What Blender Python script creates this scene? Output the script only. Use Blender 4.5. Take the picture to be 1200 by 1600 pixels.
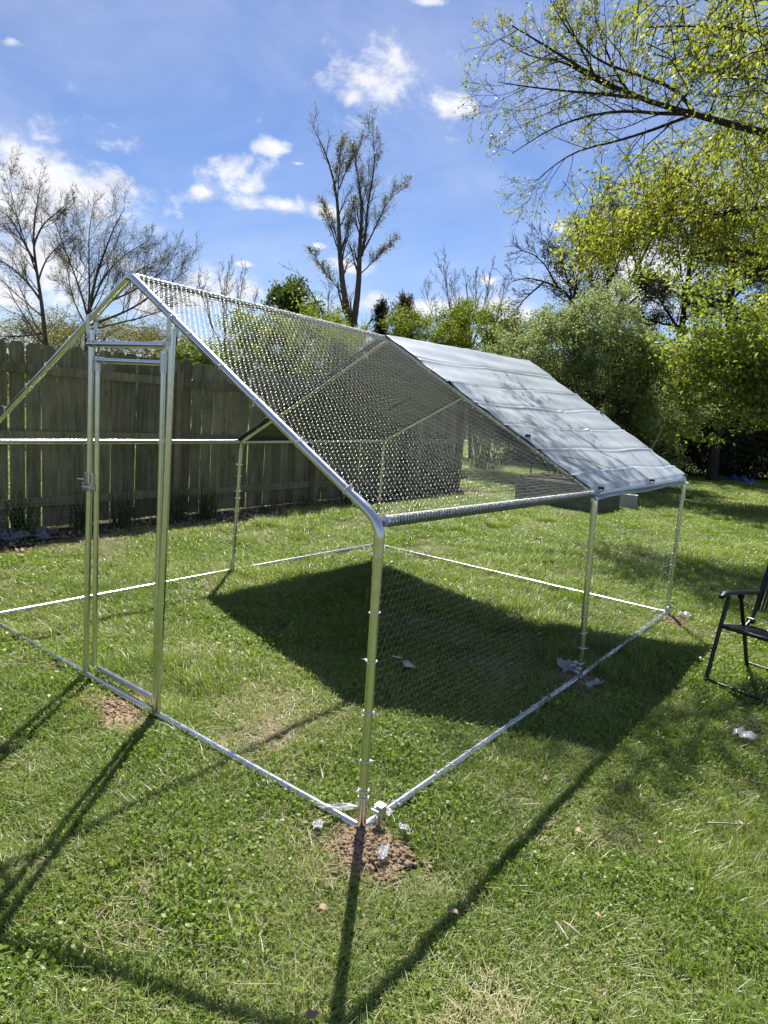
import bpy, bmesh, math, random
import numpy as np
from mathutils import Vector, Matrix
random.seed(7)
RNG = np.random.default_rng(11)
scene = bpy.context.scene
for o in list(bpy.data.objects): bpy.data.objects.remove(o)
COL = scene.collection
PI = math.pi

# ------------------------------------------------------------------ camera
CAM = np.array([1.3147, -1.75, 1.4967])
YAW, PITCH, ROLL, FPX = -0.6439, -0.1558, 0.0787, 1058.3
_f = np.array([math.sin(YAW)*math.cos(PITCH), math.cos(YAW)*math.cos(PITCH), math.sin(PITCH)])
_rt = np.array([math.cos(YAW), -math.sin(YAW), 0.0]); _up = np.cross(_rt, _f)
_r = math.cos(ROLL)*_rt + math.sin(ROLL)*_up
_u = -math.sin(ROLL)*_rt + math.cos(ROLL)*_up
cam = bpy.data.objects.new('camera', bpy.data.cameras.new('camera')); COL.objects.link(cam)
cam.data.sensor_fit = 'VERTICAL'; cam.data.sensor_height = 36.0; cam.data.lens = 36.0*FPX/1600.0
cam.data.clip_start = 0.05; cam.data.clip_end = 2000
m = Matrix.Identity(4)
for i in range(3):
    m[i][0] = _r[i]; m[i][1] = _u[i]; m[i][2] = -_f[i]; m[i][3] = CAM[i]
cam.matrix_world = m
scene.camera = cam
def ray(x, y): return _f + _r*(x-600)/FPX - _u*(y-800)/FPX
def at(x, y, D): return CAM + ray(x, y)*D                  # a point D metres into the scene
def gnd(x, y, z=0.0):
    d = ray(x, y); return CAM + d*((z-CAM[2])/d[2])
def foot(x, D):                                             # ground point D metres ahead in column x
    p = CAM + _f*D + _r*(x-600)/FPX*D
    # slide along up so that z = 0 keeps the column
    t = -p[2]/_u[2]; return p + _u*t

# ------------------------------------------------------------------ sky, sun, exposure
SUN_AZ, SUN_EL = math.radians(-36.2), math.radians(53.6)   # azimuth from +Y towards +X
SUN_DIR = np.array([math.sin(SUN_AZ)*math.cos(SUN_EL), math.cos(SUN_AZ)*math.cos(SUN_EL), math.sin(SUN_EL)])
world = bpy.data.worlds.new('World'); scene.world = world; world.use_nodes = True
nt = world.node_tree; N = nt.nodes; Lk = nt.links; N.clear()
def wm(op, a, b=None, c=None):
    n = N.new('ShaderNodeMath'); n.operation = op
    for i, v in enumerate((a, b, c)):
        if v is None: continue
        if isinstance(v, (int, float)): n.inputs[i].default_value = v
        else: Lk.new(v, n.inputs[i])
    return n.outputs[0]
def wdot(v, vec):
    n = N.new('ShaderNodeVectorMath'); n.operation = 'DOT_PRODUCT'
    Lk.new(v, n.inputs[0]); n.inputs[1].default_value = tuple(vec); return n.outputs['Value']
sky = N.new('ShaderNodeTexSky'); sky.sky_type = 'NISHITA'; sky.sun_disc = False
sky.sun_elevation = SUN_EL; sky.sun_rotation = SUN_AZ
sky.altitude = 200; sky.air_density = 1.0; sky.dust_density = 0.3; sky.ozone_density = 5.0
tc = N.new('ShaderNodeTexCoord'); nd = N.new('ShaderNodeVectorMath'); nd.operation = 'NORMALIZE'
Lk.new(tc.outputs['Generated'], nd.inputs[0]); DIR = nd.outputs[0]
def wnoise(scale, detail, rough, stretch=(1, 1, 1), dist=0.0):
    mp = N.new('ShaderNodeMapping'); mp.inputs['Scale'].default_value = stretch; Lk.new(DIR, mp.inputs['Vector'])
    t = N.new('ShaderNodeTexNoise'); t.inputs['Scale'].default_value = scale; t.inputs['Detail'].default_value = detail
    t.inputs['Roughness'].default_value = rough; t.inputs['Distortion'].default_value = dist
    Lk.new(mp.outputs[0], t.inputs['Vector']); return t.outputs['Fac']
# cumulus: groups of puffs along these directions (photo column, row, half width, half height, weight)
PUFFS = [(575,118,95,52,1),(545,150,60,26,.8),(705,160,66,28,.95),(668,2,70,14,.6),(420,230,46,18,.8),(362,268,58,32,1),(395,285,40,34,.9),
 (312,297,22,16,.8),(425,318,72,20,.95),(510,332,44,18,.85),(30,275,125,70,1.1),(120,310,125,52,1.1),(60,420,170,70,1.0),(165,335,60,20,.9),(40,340,120,80,.8),
 (330,452,105,34,.95),(240,470,90,50,.7),(885,356,42,13,.75),(650,480,200,24,.8),(775,482,95,34,.85),(12,67,26,12,.7),(380,412,26,9,.6),
 (1010,430,190,70,.85),(500,385,34,12,.5),(465,255,30,10,.4),(760,440,26,12,.6),(540,415,60,30,.6),(20,450,130,60,.7)]
LVL_F = np.array([math.sin(YAW), math.cos(YAW), 0.0])       # level frame: heading, right, up
LVL_R = np.array([math.cos(YAW), -math.sin(YAW), 0.0])
ahead = wdot(DIR, LVL_F); den = wm('MAXIMUM', ahead, 0.05)
cmb = N.new('ShaderNodeCombineXYZ')
Lk.new(wm('DIVIDE', wdot(DIR, LVL_R), den), cmb.inputs[0]); Lk.new(wm('DIVIDE', wdot(DIR, (0, 0, 1)), den), cmb.inputs[1])
near = None
for (x, y, a, b, w) in PUFFS:
    c = ray(x, y); k = c@LVL_F; cu, cv = (c@LVL_R)/k, c[2]/k
    sx, sy = FPX/(a*w), FPX/(b*w)
    ma = N.new('ShaderNodeVectorMath'); ma.operation = 'MULTIPLY_ADD'; Lk.new(cmb.outputs[0], ma.inputs[0])
    ma.inputs[1].default_value = (sx, sy, 0); ma.inputs[2].default_value = (-cu*sx, -cv*sy, 0)
    ln = N.new('ShaderNodeVectorMath'); ln.operation = 'LENGTH'; Lk.new(ma.outputs[0], ln.inputs[0])
    near = ln.outputs['Value'] if near is None else wm('SMOOTH_MIN', near, ln.outputs['Value'], 0.35)
dens = wm('EXPONENT', wm('MULTIPLY', wm('MULTIPLY', near, near), -1.0))
dens = wm('MULTIPLY', dens, wm('GREATER_THAN', ahead, 0.06))
n1 = wnoise(19.0, 7, 0.64, (1, 1, 1.6), 0.2)
n2 = wnoise(3.2, 6, 0.55, (1, 1, 2.2))
gen = wm('MULTIPLY', wm('SUBTRACT', n2, 0.60), 2.0)        # the same kind of cloud over the rest of the sky
gen = wm('MAXIMUM', gen, 0.0)
raw = wm('ADD', wm('ADD', wm('MULTIPLY', dens, 0.95), gen), wm('MULTIPLY', wm('SUBTRACT', n1, 0.5), 2.3))
mr = N.new('ShaderNodeMapRange'); mr.interpolation_type = 'SMOOTHSTEP'
mr.inputs['From Min'].default_value = 0.32; mr.inputs['From Max'].default_value = 1.15
Lk.new(raw, mr.inputs['Value'])
wisp = wm('MULTIPLY', wm('MAXIMUM', wm('SUBTRACT', wnoise(2.1, 5, 0.6, (1, 1, 3.0), 0.6), 0.36), 0.0), 0.85)
fac = wm('MINIMUM', wm('ADD', mr.outputs[0], wisp), 0.96)
n3 = wnoise(24.0, 5, 0.6, (1, 1, 1.4))
shade = N.new('ShaderNodeMapRange'); shade.inputs['From Min'].default_value = 0.3; shade.inputs['From Max'].default_value = 0.7
shade.inputs['To Min'].default_value = 0.80; shade.inputs['To Max'].default_value = 1.05; Lk.new(n3, shade.inputs['Value'])
CLOUD = 9.6
cc = N.new('ShaderNodeCombineColor')
Lk.new(wm('MULTIPLY', shade.outputs[0], CLOUD*0.985), cc.inputs[0]); Lk.new(wm('MULTIPLY', shade.outputs[0], CLOUD), cc.inputs[1]); Lk.new(wm('MULTIPLY', shade.outputs[0], CLOUD*1.05), cc.inputs[2])
mix = N.new('ShaderNodeMix'); mix.data_type = 'RGBA'
tint = N.new('ShaderNodeMix'); tint.data_type = 'RGBA'; tint.blend_type = 'MULTIPLY'; tint.inputs[0].default_value = 1.0
tint.inputs[7].default_value = (0.90, 0.93, 1.09, 1); Lk.new(sky.outputs[0], tint.inputs[6])
Lk.new(fac, mix.inputs[0]); Lk.new(tint.outputs[2], mix.inputs[6]); Lk.new(cc.outputs[0], mix.inputs[7])
bg = N.new('ShaderNodeBackground'); bg.inputs['Strength'].default_value = 0.055
Lk.new(mix.outputs[2], bg.inputs['Color'])
wo = N.new('ShaderNodeOutputWorld'); Lk.new(bg.outputs[0], wo.inputs['Surface'])
world.cycles.sampling_method = 'NONE'
sl = bpy.data.lights.new('sun', 'SUN'); sl.energy = 5.0; sl.angle = math.radians(0.53); sl.color = (1.0, 0.955, 0.88)
sun = bpy.data.objects.new('sun', sl); COL.objects.link(sun)
sun.rotation_euler = Vector(tuple(SUN_DIR)).to_track_quat('Z', 'Y').to_euler(); sun.location = (0, 0, 30)
vs = scene.view_settings; vs.view_transform = 'Standard'; vs.look = 'None'; vs.exposure = 1.0; vs.gamma = 1.0; vs.use_curve_mapping = False
scene.cycles.max_bounces = 5; scene.cycles.transparent_max_bounces = 8
scene.cycles.use_denoising = True

# ------------------------------------------------------------------ materials
def mat(name):
    m = bpy.data.materials.new(name); m.use_nodes = True
    return m, m.node_tree.nodes, m.node_tree.links, m.node_tree.nodes['Principled BSDF']
def ramp(n, stops):
    r = n.new('ShaderNodeValToRGB'); cr = r.color_ramp
    while len(cr.elements) < len(stops): cr.elements.new(0.5)
    for e, (p, c) in zip(cr.elements, stops): e.position = p; e.color = (*c, 1)
    return r
def noise(n, l, scale, detail=4, rough=0.55, vec=None, stretch=None):
    t = n.new('ShaderNodeTexNoise'); t.inputs['Scale'].default_value = scale; t.inputs['Detail'].default_value = detail
    t.inputs['Roughness'].default_value = rough
    if vec is None:
        vec = n.new('ShaderNodeTexCoord').outputs['Object']
    if stretch:
        mp = n.new('ShaderNodeMapping'); mp.inputs['Scale'].default_value = stretch; l.new(vec, mp.inputs['Vector']); vec = mp.outputs[0]
    l.new(vec, t.inputs['Vector']); return t.outputs['Fac']
def mixc(n, l, f, a, b, mode='MIX'):
    x = n.new('ShaderNodeMix'); x.data_type = 'RGBA'; x.blend_type = mode
    for i, v in ((0, f), (6, a), (7, b)):
        if isinstance(v, (int, float)): x.inputs[i].default_value = v
        elif isinstance(v, tuple): x.inputs[i].default_value = (*v, 1)
        else: l.new(v, x.inputs[i])
    return x.outputs[2]
def bump(n, l, b, h, strength=0.3, dist=0.01):
    x = n.new('ShaderNodeBump'); x.inputs['Strength'].default_value = strength; x.inputs['Distance'].default_value = dist
    l.new(h, x.inputs['Height']); l.new(x.outputs[0], b.inputs['Normal'])
def metal(name, col, rough, var=0.08, metallic=1.0):
    m, n, l, b = mat(name)
    f = noise(n, l, 35, 5, 0.65)
    r = n.new('ShaderNodeMapRange'); r.inputs['To Min'].default_value = rough-var; r.inputs['To Max'].default_value = rough+var; l.new(f, r.inputs['Value'])
    l.new(r.outputs[0], b.inputs['Roughness'])
    rp = ramp(n, [(0.3, tuple(c*0.82 for c in col)), (0.7, col)]); l.new(f, rp.inputs[0]); l.new(rp.outputs[0], b.inputs['Base Color'])
    b.inputs['Metallic'].default_value = metallic
    return m
M_TUBE = metal('galvanised_tube', (0.74, 0.75, 0.76), 0.24)
M_WIRE = metal('galvanised_wire', (0.58, 0.59, 0.58), 0.40, 0.05, 0.75)
M_WIRE_DK = metal('dull_wire', (0.26, 0.28, 0.27), 0.5, 0.05, 0.6)
M_ZINC = metal('zinc_fitting', (0.66, 0.68, 0.70), 0.32)
def plain(name, col, rough=0.6, var=0.2, scale=8, spec=0.5, metallic=0.0):
    m, n, l, b = mat(name)
    f = noise(n, l, scale, 5, 0.6)
    rp = ramp(n, [(0.3, tuple(c*(1-var) for c in col)), (0.7, tuple(min(1, c*(1+var)) for c in col))])
    l.new(f, rp.inputs[0]); l.new(rp.outputs[0], b.inputs['Base Color'])
    b.inputs['Roughness'].default_value = rough; b.inputs['Specular IOR Level'].default_value = spec; b.inputs['Metallic'].default_value = metallic
    bump(n, l, b, f, 0.15, 0.004)
    return m
M_TIE = plain('white_tie', (0.75, 0.75, 0.73), 0.45, 0.05)
M_BLACK = plain('black_plastic', (0.012, 0.012, 0.013), 0.42, 0.2)
M_CHAIR = plain('black_powder_coat', (0.010, 0.010, 0.011), 0.36, 0.3, 40)
M_CONC = plain('concrete', (0.42, 0.42, 0.40), 0.85, 0.18, 30)
M_CARD = plain('cardboard', (0.50, 0.46, 0.38), 0.8, 0.15, 30)
M_BLUE = plain('blue_plastic', (0.035, 0.06, 0.22), 0.5, 0.25, 5)
M_BAG = plain('grey_bag', (0.10, 0.11, 0.13), 0.4, 0.3, 12)
def translucent(name, cols, tfac=0.45, rough=0.5, obj_rand=0.0, patch=None, tint=(1.25, 1.2, 0.55), spec=0.22):
    """thin leaf: diffuse/gloss in front, light shining through; colour varies from leaf to leaf"""
    m, n, l, b = mat(name)
    g = n.new('ShaderNodeNewGeometry')
    fac = g.outputs['Random Per Island']
    if patch:
        nz = noise(n, l, patch, 4, 0.6, g.outputs['Position'])
        a = n.new('ShaderNodeMath'); a.operation = 'MULTIPLY_ADD'; l.new(nz, a.inputs[0]); a.inputs[1].default_value = 1.7; a.inputs[2].default_value = -0.85
        s = n.new('ShaderNodeMath'); s.operation = 'ADD'; s.use_clamp = True; l.new(a.outputs[0], s.inputs[0]); l.new(fac, s.inputs[1]); fac = s.outputs[0]
    k = len(cols)-1
    rp = ramp(n, [(i/k, c) for i, c in enumerate(cols)]); l.new(fac, rp.inputs[0])
    l.new(rp.outputs[0], b.inputs['Base Color']); b.inputs['Roughness'].default_value = rough; b.inputs['Specular IOR Level'].default_value = spec
    t = n.new('ShaderNodeBsdfTranslucent'); l.new(mixc(n, l, 1.0, rp.outputs[0], tint, 'MULTIPLY'), t.inputs['Color'])
    ms = n.new('ShaderNodeMixShader'); ms.inputs[0].default_value = tfac
    l.new(b.outputs[0], ms.inputs[1]); l.new(t.outputs[0], ms.inputs[2])
    l.new(ms.outputs[0], n['Material Output'].inputs['Surface'])
    return m
M_GRASS = translucent('grass_blade', [(0.115, 0.180, 0.028), (0.175, 0.250, 0.042), (0.245, 0.320, 0.070), (0.33, 0.375, 0.13), (0.42, 0.41, 0.23)], 0.46, 0.38, patch=0.9, spec=.5, tint=(1.15, 1.30, 0.40))
M_CLOVER = translucent('clover_leaf', [(0.140, 0.215, 0.035), (0.205, 0.285, 0.055), (0.28, 0.36, 0.09)], 0.42, 0.40, patch=0.9, tint=(1.15, 1.30, 0.40), spec=.25)
M_STRAW = translucent('dry_straw', [(0.24, 0.18, 0.09), (0.36, 0.29, 0.16), (0.46, 0.41, 0.27), (0.20, 0.11, 0.05)], 0.25, 0.6, tint=(1, 1, .9))
M_LEAF_NEAR = translucent('young_leaf', [(0.15, 0.19, 0.02), (0.23, 0.275, 0.035), (0.32, 0.35, 0.06), (0.38, 0.38, 0.10)], 0.56, 0.5, tint=(1.2, 1.2, 0.5))
M_LEAF_MID = translucent('fresh_leaf', [(0.15, 0.21, 0.03), (0.23, 0.29, 0.045), (0.32, 0.38, 0.08), (0.38, 0.36, 0.17)], 0.5, 0.5, tint=(1.12, 1.22, .6))
M_LEAF_YEL = translucent('spring_shrub_leaf', [(0.10, 0.15, 0.02), (0.16, 0.22, 0.028), (0.23, 0.28, 0.05)], 0.5, 0.5)
M_LEAF_GREY = translucent('grey_green_leaf', [(0.13, 0.17, 0.06), (0.21, 0.26, 0.10), (0.30, 0.35, 0.18), (0.42, 0.46, 0.28)], 0.5, 0.5, tint=(1.15, 1.2, .75))
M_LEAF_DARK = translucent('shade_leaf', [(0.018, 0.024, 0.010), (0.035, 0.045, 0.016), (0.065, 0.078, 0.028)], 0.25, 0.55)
M_LEAF_GREEN = translucent('mid_green_leaf', [(0.05, 0.10, 0.02), (0.09, 0.15, 0.03), (0.13, 0.19, 0.045)], 0.4, 0.5)
M_LEAF_BROWN = translucent('brown_cedar_leaf', [(0.07, 0.05, 0.03), (0.12, 0.085, 0.05), (0.09, 0.09, 0.04)], 0.25, 0.7)
M_LEAF_OLIVE = translucent('sparse_olive_leaf', [(0.14, 0.15, 0.05), (0.22, 0.22, 0.08), (0.30, 0.28, 0.13)], 0.45, 0.5)
M_BLADE_DK = translucent('long_leaf', [(0.025, 0.055, 0.018), (0.05, 0.09, 0.03)], 0.3, 0.4)
M_DRYLEAF = translucent('fallen_dry_leaf', [(0.26, 0.18, 0.10), (0.38, 0.28, 0.18), (0.50, 0.41, 0.29)], 0.25, 0.6, tint=(1, .9, .8))
def bark(name, c0, c1, scale=14):
    m, n, l, b = mat(name)
    f = noise(n, l, scale, 6, 0.7, None, (1, 1, 0.25))
    rp = ramp(n, [(0.32, c0), (0.68, c1)]); l.new(f, rp.inputs[0]); l.new(rp.outputs[0], b.inputs['Base Color'])
    b.inputs['Roughness'].default_value = 0.9; b.inputs['Specular IOR Level'].default_value = 0.2
    bump(n, l, b, f, 0.6, 0.02); return m
M_BARK = bark('grey_bark', (0.06, 0.05, 0.04), (0.16, 0.135, 0.105))
M_TWIG = bark('dry_twig', (0.30, 0.26, 0.20), (0.48, 0.43, 0.35), 30)
M_BARK_DK = bark('dark_bark', (0.018, 0.014, 0.011), (0.06, 0.048, 0.038))
M_BARK_LT = bark('pale_bark', (0.10, 0.085, 0.065), (0.24, 0.21, 0.17))
def wood(name, c0, c1, c2):
    m, n, l, b = mat(name)
    oi = n.new('ShaderNodeObjectInfo')
    co = n.new('ShaderNodeTexCoord')
    ad = n.new('ShaderNodeVectorMath'); ad.operation = 'ADD'; l.new(co.outputs['Object'], ad.inputs[0])
    sc = n.new('ShaderNodeVectorMath'); sc.operation = 'SCALE'; sc.inputs[0].default_value = (13.0, 31.0, 7.0); l.new(oi.outputs['Random'], sc.inputs['Scale'])
    l.new(sc.outputs[0], ad.inputs[1])
    g = noise(n, l, 9, 7, 0.65, ad.outputs[0], (3.2, 3.2, 0.22))
    s = noise(n, l, 2.2, 4, 0.6, ad.outputs[0])
    rp = ramp(n, [(0.30, c0), (0.52, c1), (0.75, c2)]); l.new(g, rp.inputs[0])
    st = ramp(n, [(0.35, (0.62, 0.66, 0.55)), (0.65, (1.05, 1.02, 0.98))]); l.new(s, st.inputs[0])
    c = mixc(n, l, 1.0, rp.outputs[0], st.outputs[0], 'MULTIPLY')
    vo = n.new('ShaderNodeTexVoronoi'); vo.inputs['Scale'].default_value = 3.4; mpv = n.new('ShaderNodeMapping'); mpv.inputs['Scale'].default_value = (2.4, 2.4, 0.9)
    l.new(ad.outputs[0], mpv.inputs['Vector']); l.new(mpv.outputs[0], vo.inputs['Vector'])
    kn = ramp(n, [(0.05, (0.40, 0.36, 0.32)), (0.14, (1, 1, 1))]); l.new(vo.outputs['Distance'], kn.inputs[0]); c = mixc(n, l, 1.0, c, kn.outputs[0], 'MULTIPLY')
    mr_ = n.new('ShaderNodeMapRange'); mr_.inputs['To Min'].default_value = 0.62; mr_.inputs['To Max'].default_value = 1.32; l.new(oi.outputs['Random'], mr_.inputs['Value'])
    cm = n.new('ShaderNodeVectorMath'); cm.operation = 'SCALE'; l.new(c, cm.inputs[0]); l.new(mr_.outputs[0], cm.inputs['Scale'])
    l.new(cm.outputs[0], b.inputs['Base Color'])
    b.inputs['Roughness'].default_value = 0.85; b.inputs['Specular IOR Level'].default_value = 0.25
    bump(n, l, b, g, 0.5, 0.004); return m
M_FENCE = wood('weathered_cedar', (0.105, 0.092, 0.055), (0.20, 0.175, 0.11), (0.29, 0.26, 0.175))
M_POSTW = wood('treated_post', (0.13, 0.10, 0.06), (0.22, 0.175, 0.11), (0.30, 0.25, 0.17))
M_GREYW = wood('grey_plank', (0.10, 0.095, 0.08), (0.19, 0.18, 0.155), (0.28, 0.265, 0.235))
def dirt(name, c0, c1, c2, scale):
    m, n, l, b = mat(name)
    g = n.new('ShaderNodeNewGeometry')
    f = noise(n, l, scale, 7, 0.7, g.outputs['Position'])
    rp = ramp(n, [(0.3, c0), (0.5, c1), (0.72, c2)]); l.new(f, rp.inputs[0])
    l.new(rp.outputs[0], b.inputs['Base Color']); b.inputs['Roughness'].default_value = 0.95; b.inputs['Specular IOR Level'].default_value = 0.15
    bump(n, l, b, f, 0.7, 0.012); return m
M_CLAY = dirt('clay', (0.16, 0.11, 0.068), (0.30, 0.215, 0.14), (0.43, 0.33, 0.235), 60)
M_BED = dirt('mulch_soil', (0.02, 0.014, 0.010), (0.05, 0.036, 0.026), (0.10, 0.075, 0.055), 22)
m, n, l, b = mat('lawn_soil'); M_SOIL = m
g = n.new('ShaderNodeNewGeometry')
f1 = noise(n, l, 30, 8, 0.7, g.outputs['Position']); f2 = noise(n, l, 0.7, 4, 0.6, g.outputs['Position'])
rp1 = ramp(n, [(0.3, (0.05, 0.058, 0.018)), (0.5, (0.10, 0.125, 0.036)), (0.7, (0.17, 0.19, 0.07))]); l.new(f1, rp1.inputs[0])
rp2 = ramp(n, [(0.3, (0.06, 0.045, 0.026)), (0.7, (0.17, 0.13, 0.08))]); l.new(f1, rp2.inputs[0])
rf = ramp(n, [(0.5, (0, 0, 0)), (0.72, (0.8, 0.8, 0.8))]); l.new(f2, rf.inputs[0])
l.new(mixc(n, l, rf.outputs[0], rp1.outputs[0], rp2.outputs[0]), b.inputs['Base Color'])
b.inputs['Roughness'].default_value = 0.95; b.inputs['Specular IOR Level'].default_value = 0.1; bump(n, l, b, f1, 0.8, 0.02)
# woven cover
m, n, l, b = mat('woven_cover'); M_TARP = m
co = n.new('ShaderNodeTexCoord').outputs['Object']
f1 = noise(n, l, 5, 6, 0.6, co); f2 = noise(n, l, 90, 3, 0.6, co, (0.3, 1, 1))
rp1 = ramp(n, [(0.3, (0.28, 0.32, 0.35)), (0.7, (0.38, 0.415, 0.445))]); l.new(f1, rp1.inputs[0]); l.new(rp1.outputs[0], b.inputs['Base Color'])
b.inputs['Roughness'].default_value = 0.38; b.inputs['Specular IOR Level'].default_value = 0.5; bump(n, l, b, f2, 0.10, 0.002)
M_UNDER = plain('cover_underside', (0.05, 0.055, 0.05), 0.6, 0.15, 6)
# thin plastic
m, n, l, b = mat('clear_plastic'); M_PLASTIC = m
f1 = noise(n, l, 40, 5, 0.6)
rp1 = ramp(n, [(0.3, (0.30, 0.32, 0.35)), (0.7, (0.52, 0.53, 0.56))]); l.new(f1, rp1.inputs[0]); l.new(rp1.outputs[0], b.inputs['Base Color'])
b.inputs['Roughness'].default_value = 0.25
tr = n.new('ShaderNodeBsdfTransparent'); ms = n.new('ShaderNodeMixShader'); ms.inputs[0].default_value = 0.5
l.new(b.outputs[0], ms.inputs[1]); l.new(tr.outputs[0], ms.inputs[2]); l.new(ms.outputs[0], n['Material Output'].inputs['Surface'])

# ------------------------------------------------------------------ mesh helpers
def npmesh(name, V, F, smooth=False):
    """V (n,3), F (m,k) with one polygon size"""
    V = np.ascontiguousarray(V, dtype=np.float32); F = np.ascontiguousarray(F, dtype=np.int32)
    me = bpy.data.meshes.new(name); k = F.shape[1]
    me.vertices.add(len(V)); me.vertices.foreach_set('co', V.ravel())
    me.loops.add(F.size); me.loops.foreach_set('vertex_index', F.ravel())
    me.polygons.add(len(F)); me.polygons.foreach_set('loop_start', np.arange(0, F.size, k, dtype=np.int32))
    me.polygons.foreach_set('loop_total', np.full(len(F), k, dtype=np.int32))
    if smooth: me.polygons.foreach_set('use_smooth', np.ones(len(F), dtype=bool))
    me.update(calc_edges=True); me.validate(); return me
def link(name, me, material=None, parent=None, loc=None, kind=None, label=None, cat=None, group=None):
    o = bpy.data.objects.new(name, me); COL.objects.link(o)
    if material is not None and me is not None and not me.materials: me.materials.append(material)
    if parent is not None: o.parent = parent
    if loc is not None: o.location = tuple(float(x) for x in loc)
    if kind: o['kind'] = kind
    if label: o['label'] = label
    if cat: o['category'] = cat
    if group: o['group'] = group
    return o
def thing(name, label, cat, loc=(0, 0, 0), rz=0.0, group=None):
    o = link(name, None, None, None, loc, None, label, cat, group); o.rotation_euler = (0, 0, rz); o.empty_display_size = 0.1; return o
class MB:
    """collects boxes, tubes and sheets, then becomes one mesh"""
    def __init__(s): s.v = []; s.f = []
    def add(s, V, F):
        k = len(s.v); s.v += [tuple(map(float, p)) for p in V]; s.f += [tuple(i+k for i in q) for q in F]; return s
    def box(s, c, size, rot=None):
        x, y, z = [d/2 for d in size]
        V = [Vector(p) for p in ((-x,-y,-z),(x,-y,-z),(x,y,-z),(-x,y,-z),(-x,-y,z),(x,-y,z),(x,y,z),(-x,y,z))]
        if rot is not None: V = [rot @ p for p in V]
        return s.add([p+Vector(tuple(c)) for p in V], [(0,3,2,1),(4,5,6,7),(0,1,5,4),(1,2,6,5),(2,3,7,6),(3,0,4,7)])
    def tube(s, P, r, sides=10, cap=True):
        P = [np.array(p, float) for p in P]; n = len(P); rr = r if hasattr(r, '__len__') else [r]*n
        V = []; ref = None
        for i in range(n):
            t = P[min(i+1, n-1)]-P[max(i-1, 0)]; t /= np.linalg.norm(t)
            if ref is None:
                ref = np.cross(t, (0, 0, 1.0)) if abs(t[2]) < 0.9 else np.cross(t, (0, 1.0, 0))
            ref = ref - t*(ref@t); ref /= np.linalg.norm(ref); bb = np.cross(t, ref)
            for k in range(sides):
                a = 2*PI*k/sides; V.append(P[i]+(ref*math.cos(a)+bb*math.sin(a))*rr[i])
        F = [(i*sides+k, i*sides+(k+1) % sides, (i+1)*sides+(k+1) % sides, (i+1)*sides+k) for i in range(n-1) for k in range(sides)]
        if cap: F += [tuple(range(sides))[::-1], tuple((n-1)*sides+k for k in range(sides))]
        return s.add(V, F)
    def build(s, name, material, parent=None, smooth=False, **kw):
        me = bpy.data.meshes.new(name); me.from_pydata(s.v, [], s.f); me.update()
        if smooth:
            me.polygons.foreach_set('use_smooth', np.ones(len(me.polygons), dtype=bool))
            try: me.set_sharp_from_angle(angle=math.radians(50))
            except Exception: pass
        return link(name, me, material, parent, **kw)
def bend(P, rad, k=6):
    """round the inner corners of a polyline"""
    P = [np.array(p, float) for p in P]; out = [P[0]]
    for i in range(1, len(P)-1):
        a, b, c = P[i-1], P[i], P[i+1]
        u = (a-b)/np.linalg.norm(a-b); v = (c-b)/np.linalg.norm(c-b); A, C = b+u*rad, b+v*rad
        for j in range(k+1):
            t = j/k; out.append((1-t)**2*A+2*t*(1-t)*b+t*t*C)
    out.append(P[-1]); return out
class Sticks:
    """branches: polylines with radii, meshed together with numpy"""
    def __init__(s): s.d = {}
    def add(s, P, R): s.many(np.asarray(P, float)[None], np.asarray(R, float)[None])
    def many(s, P, R): s.d.setdefault(P.shape[1], []).append((P, R))
    def count(s): return sum(len(a) for x in s.d.values() for a, _ in x)
    def mesh(s, name, sides=5, smooth=True):
        VV = []; FF = []; off = 0
        for K, lst in s.d.items():
            P = np.concatenate([a for a, _ in lst]); R = np.concatenate([b for _, b in lst]); n = len(P)
            T = np.empty_like(P); T[:, 1:-1] = P[:, 2:]-P[:, :-2]; T[:, 0] = P[:, 1]-P[:, 0]; T[:, -1] = P[:, -1]-P[:, -2]
            T /= np.linalg.norm(T, axis=2, keepdims=True)+1e-9
            avg = T.mean(1); ref = np.where(np.abs(avg[:, 2:3]) < 0.8, np.array([[0, 0, 1.0]]), np.array([[1.0, 0.2, 0]]))
            ref = np.repeat(ref[:, None, :], K, 1); A = np.cross(T, ref); A /= np.linalg.norm(A, axis=2, keepdims=True)+1e-9; B = np.cross(T, A)
            ang = np.arange(sides)*2*PI/sides
            V = P[:, :, None, :]+(A[:, :, None, :]*np.cos(ang)[:, None]+B[:, :, None, :]*np.sin(ang)[:, None])*R[:, :, None, None]
            VV.append(V.reshape(-1, 3))
            i = np.arange(K-1)[:, None]*sides; k = np.arange(sides)[None, :]; k2 = (k+1) % sides
            f = np.stack([i+k, i+k2, i+sides+k2, i+sides+k], -1).reshape(-1, 4)
            FF.append((f[None]+(np.arange(n)*K*sides)[:, None, None]).reshape(-1, 4)+off); off += n*K*sides
        return npmesh(name, np.concatenate(VV), np.concatenate(FF), smooth)
def unit(v): return v/(np.linalg.norm(v, axis=-1, keepdims=True)+1e-9)
def leaves(C, size, rng, aspect=0.6, updown=0.35, jit=0.4, axis=None):
    """folded leaf per point: (n,3) -> verts, quads"""
    n = len(C); a = rng.normal(size=(n, 3)) if axis is None else axis+rng.normal(size=(n, 3))*0.6
    a = unit(a); nn = rng.normal(size=(n, 3)); nn[:, 2] += updown*2; b = unit(np.cross(a, nn)); nn = np.cross(b, a)
    L = (size*(1+rng.uniform(-jit, jit, n)))[:, None]; W = L*aspect
    V = np.stack([C-a*L*.5, C+b*W*.5+nn*W*.12-a*L*.08, C+a*L*.5-nn*L*.06, C-b*W*.5+nn*W*.12-a*L*.08], 1).reshape(-1, 3)
    return V, np.arange(4*n).reshape(-1, 4)

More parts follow.
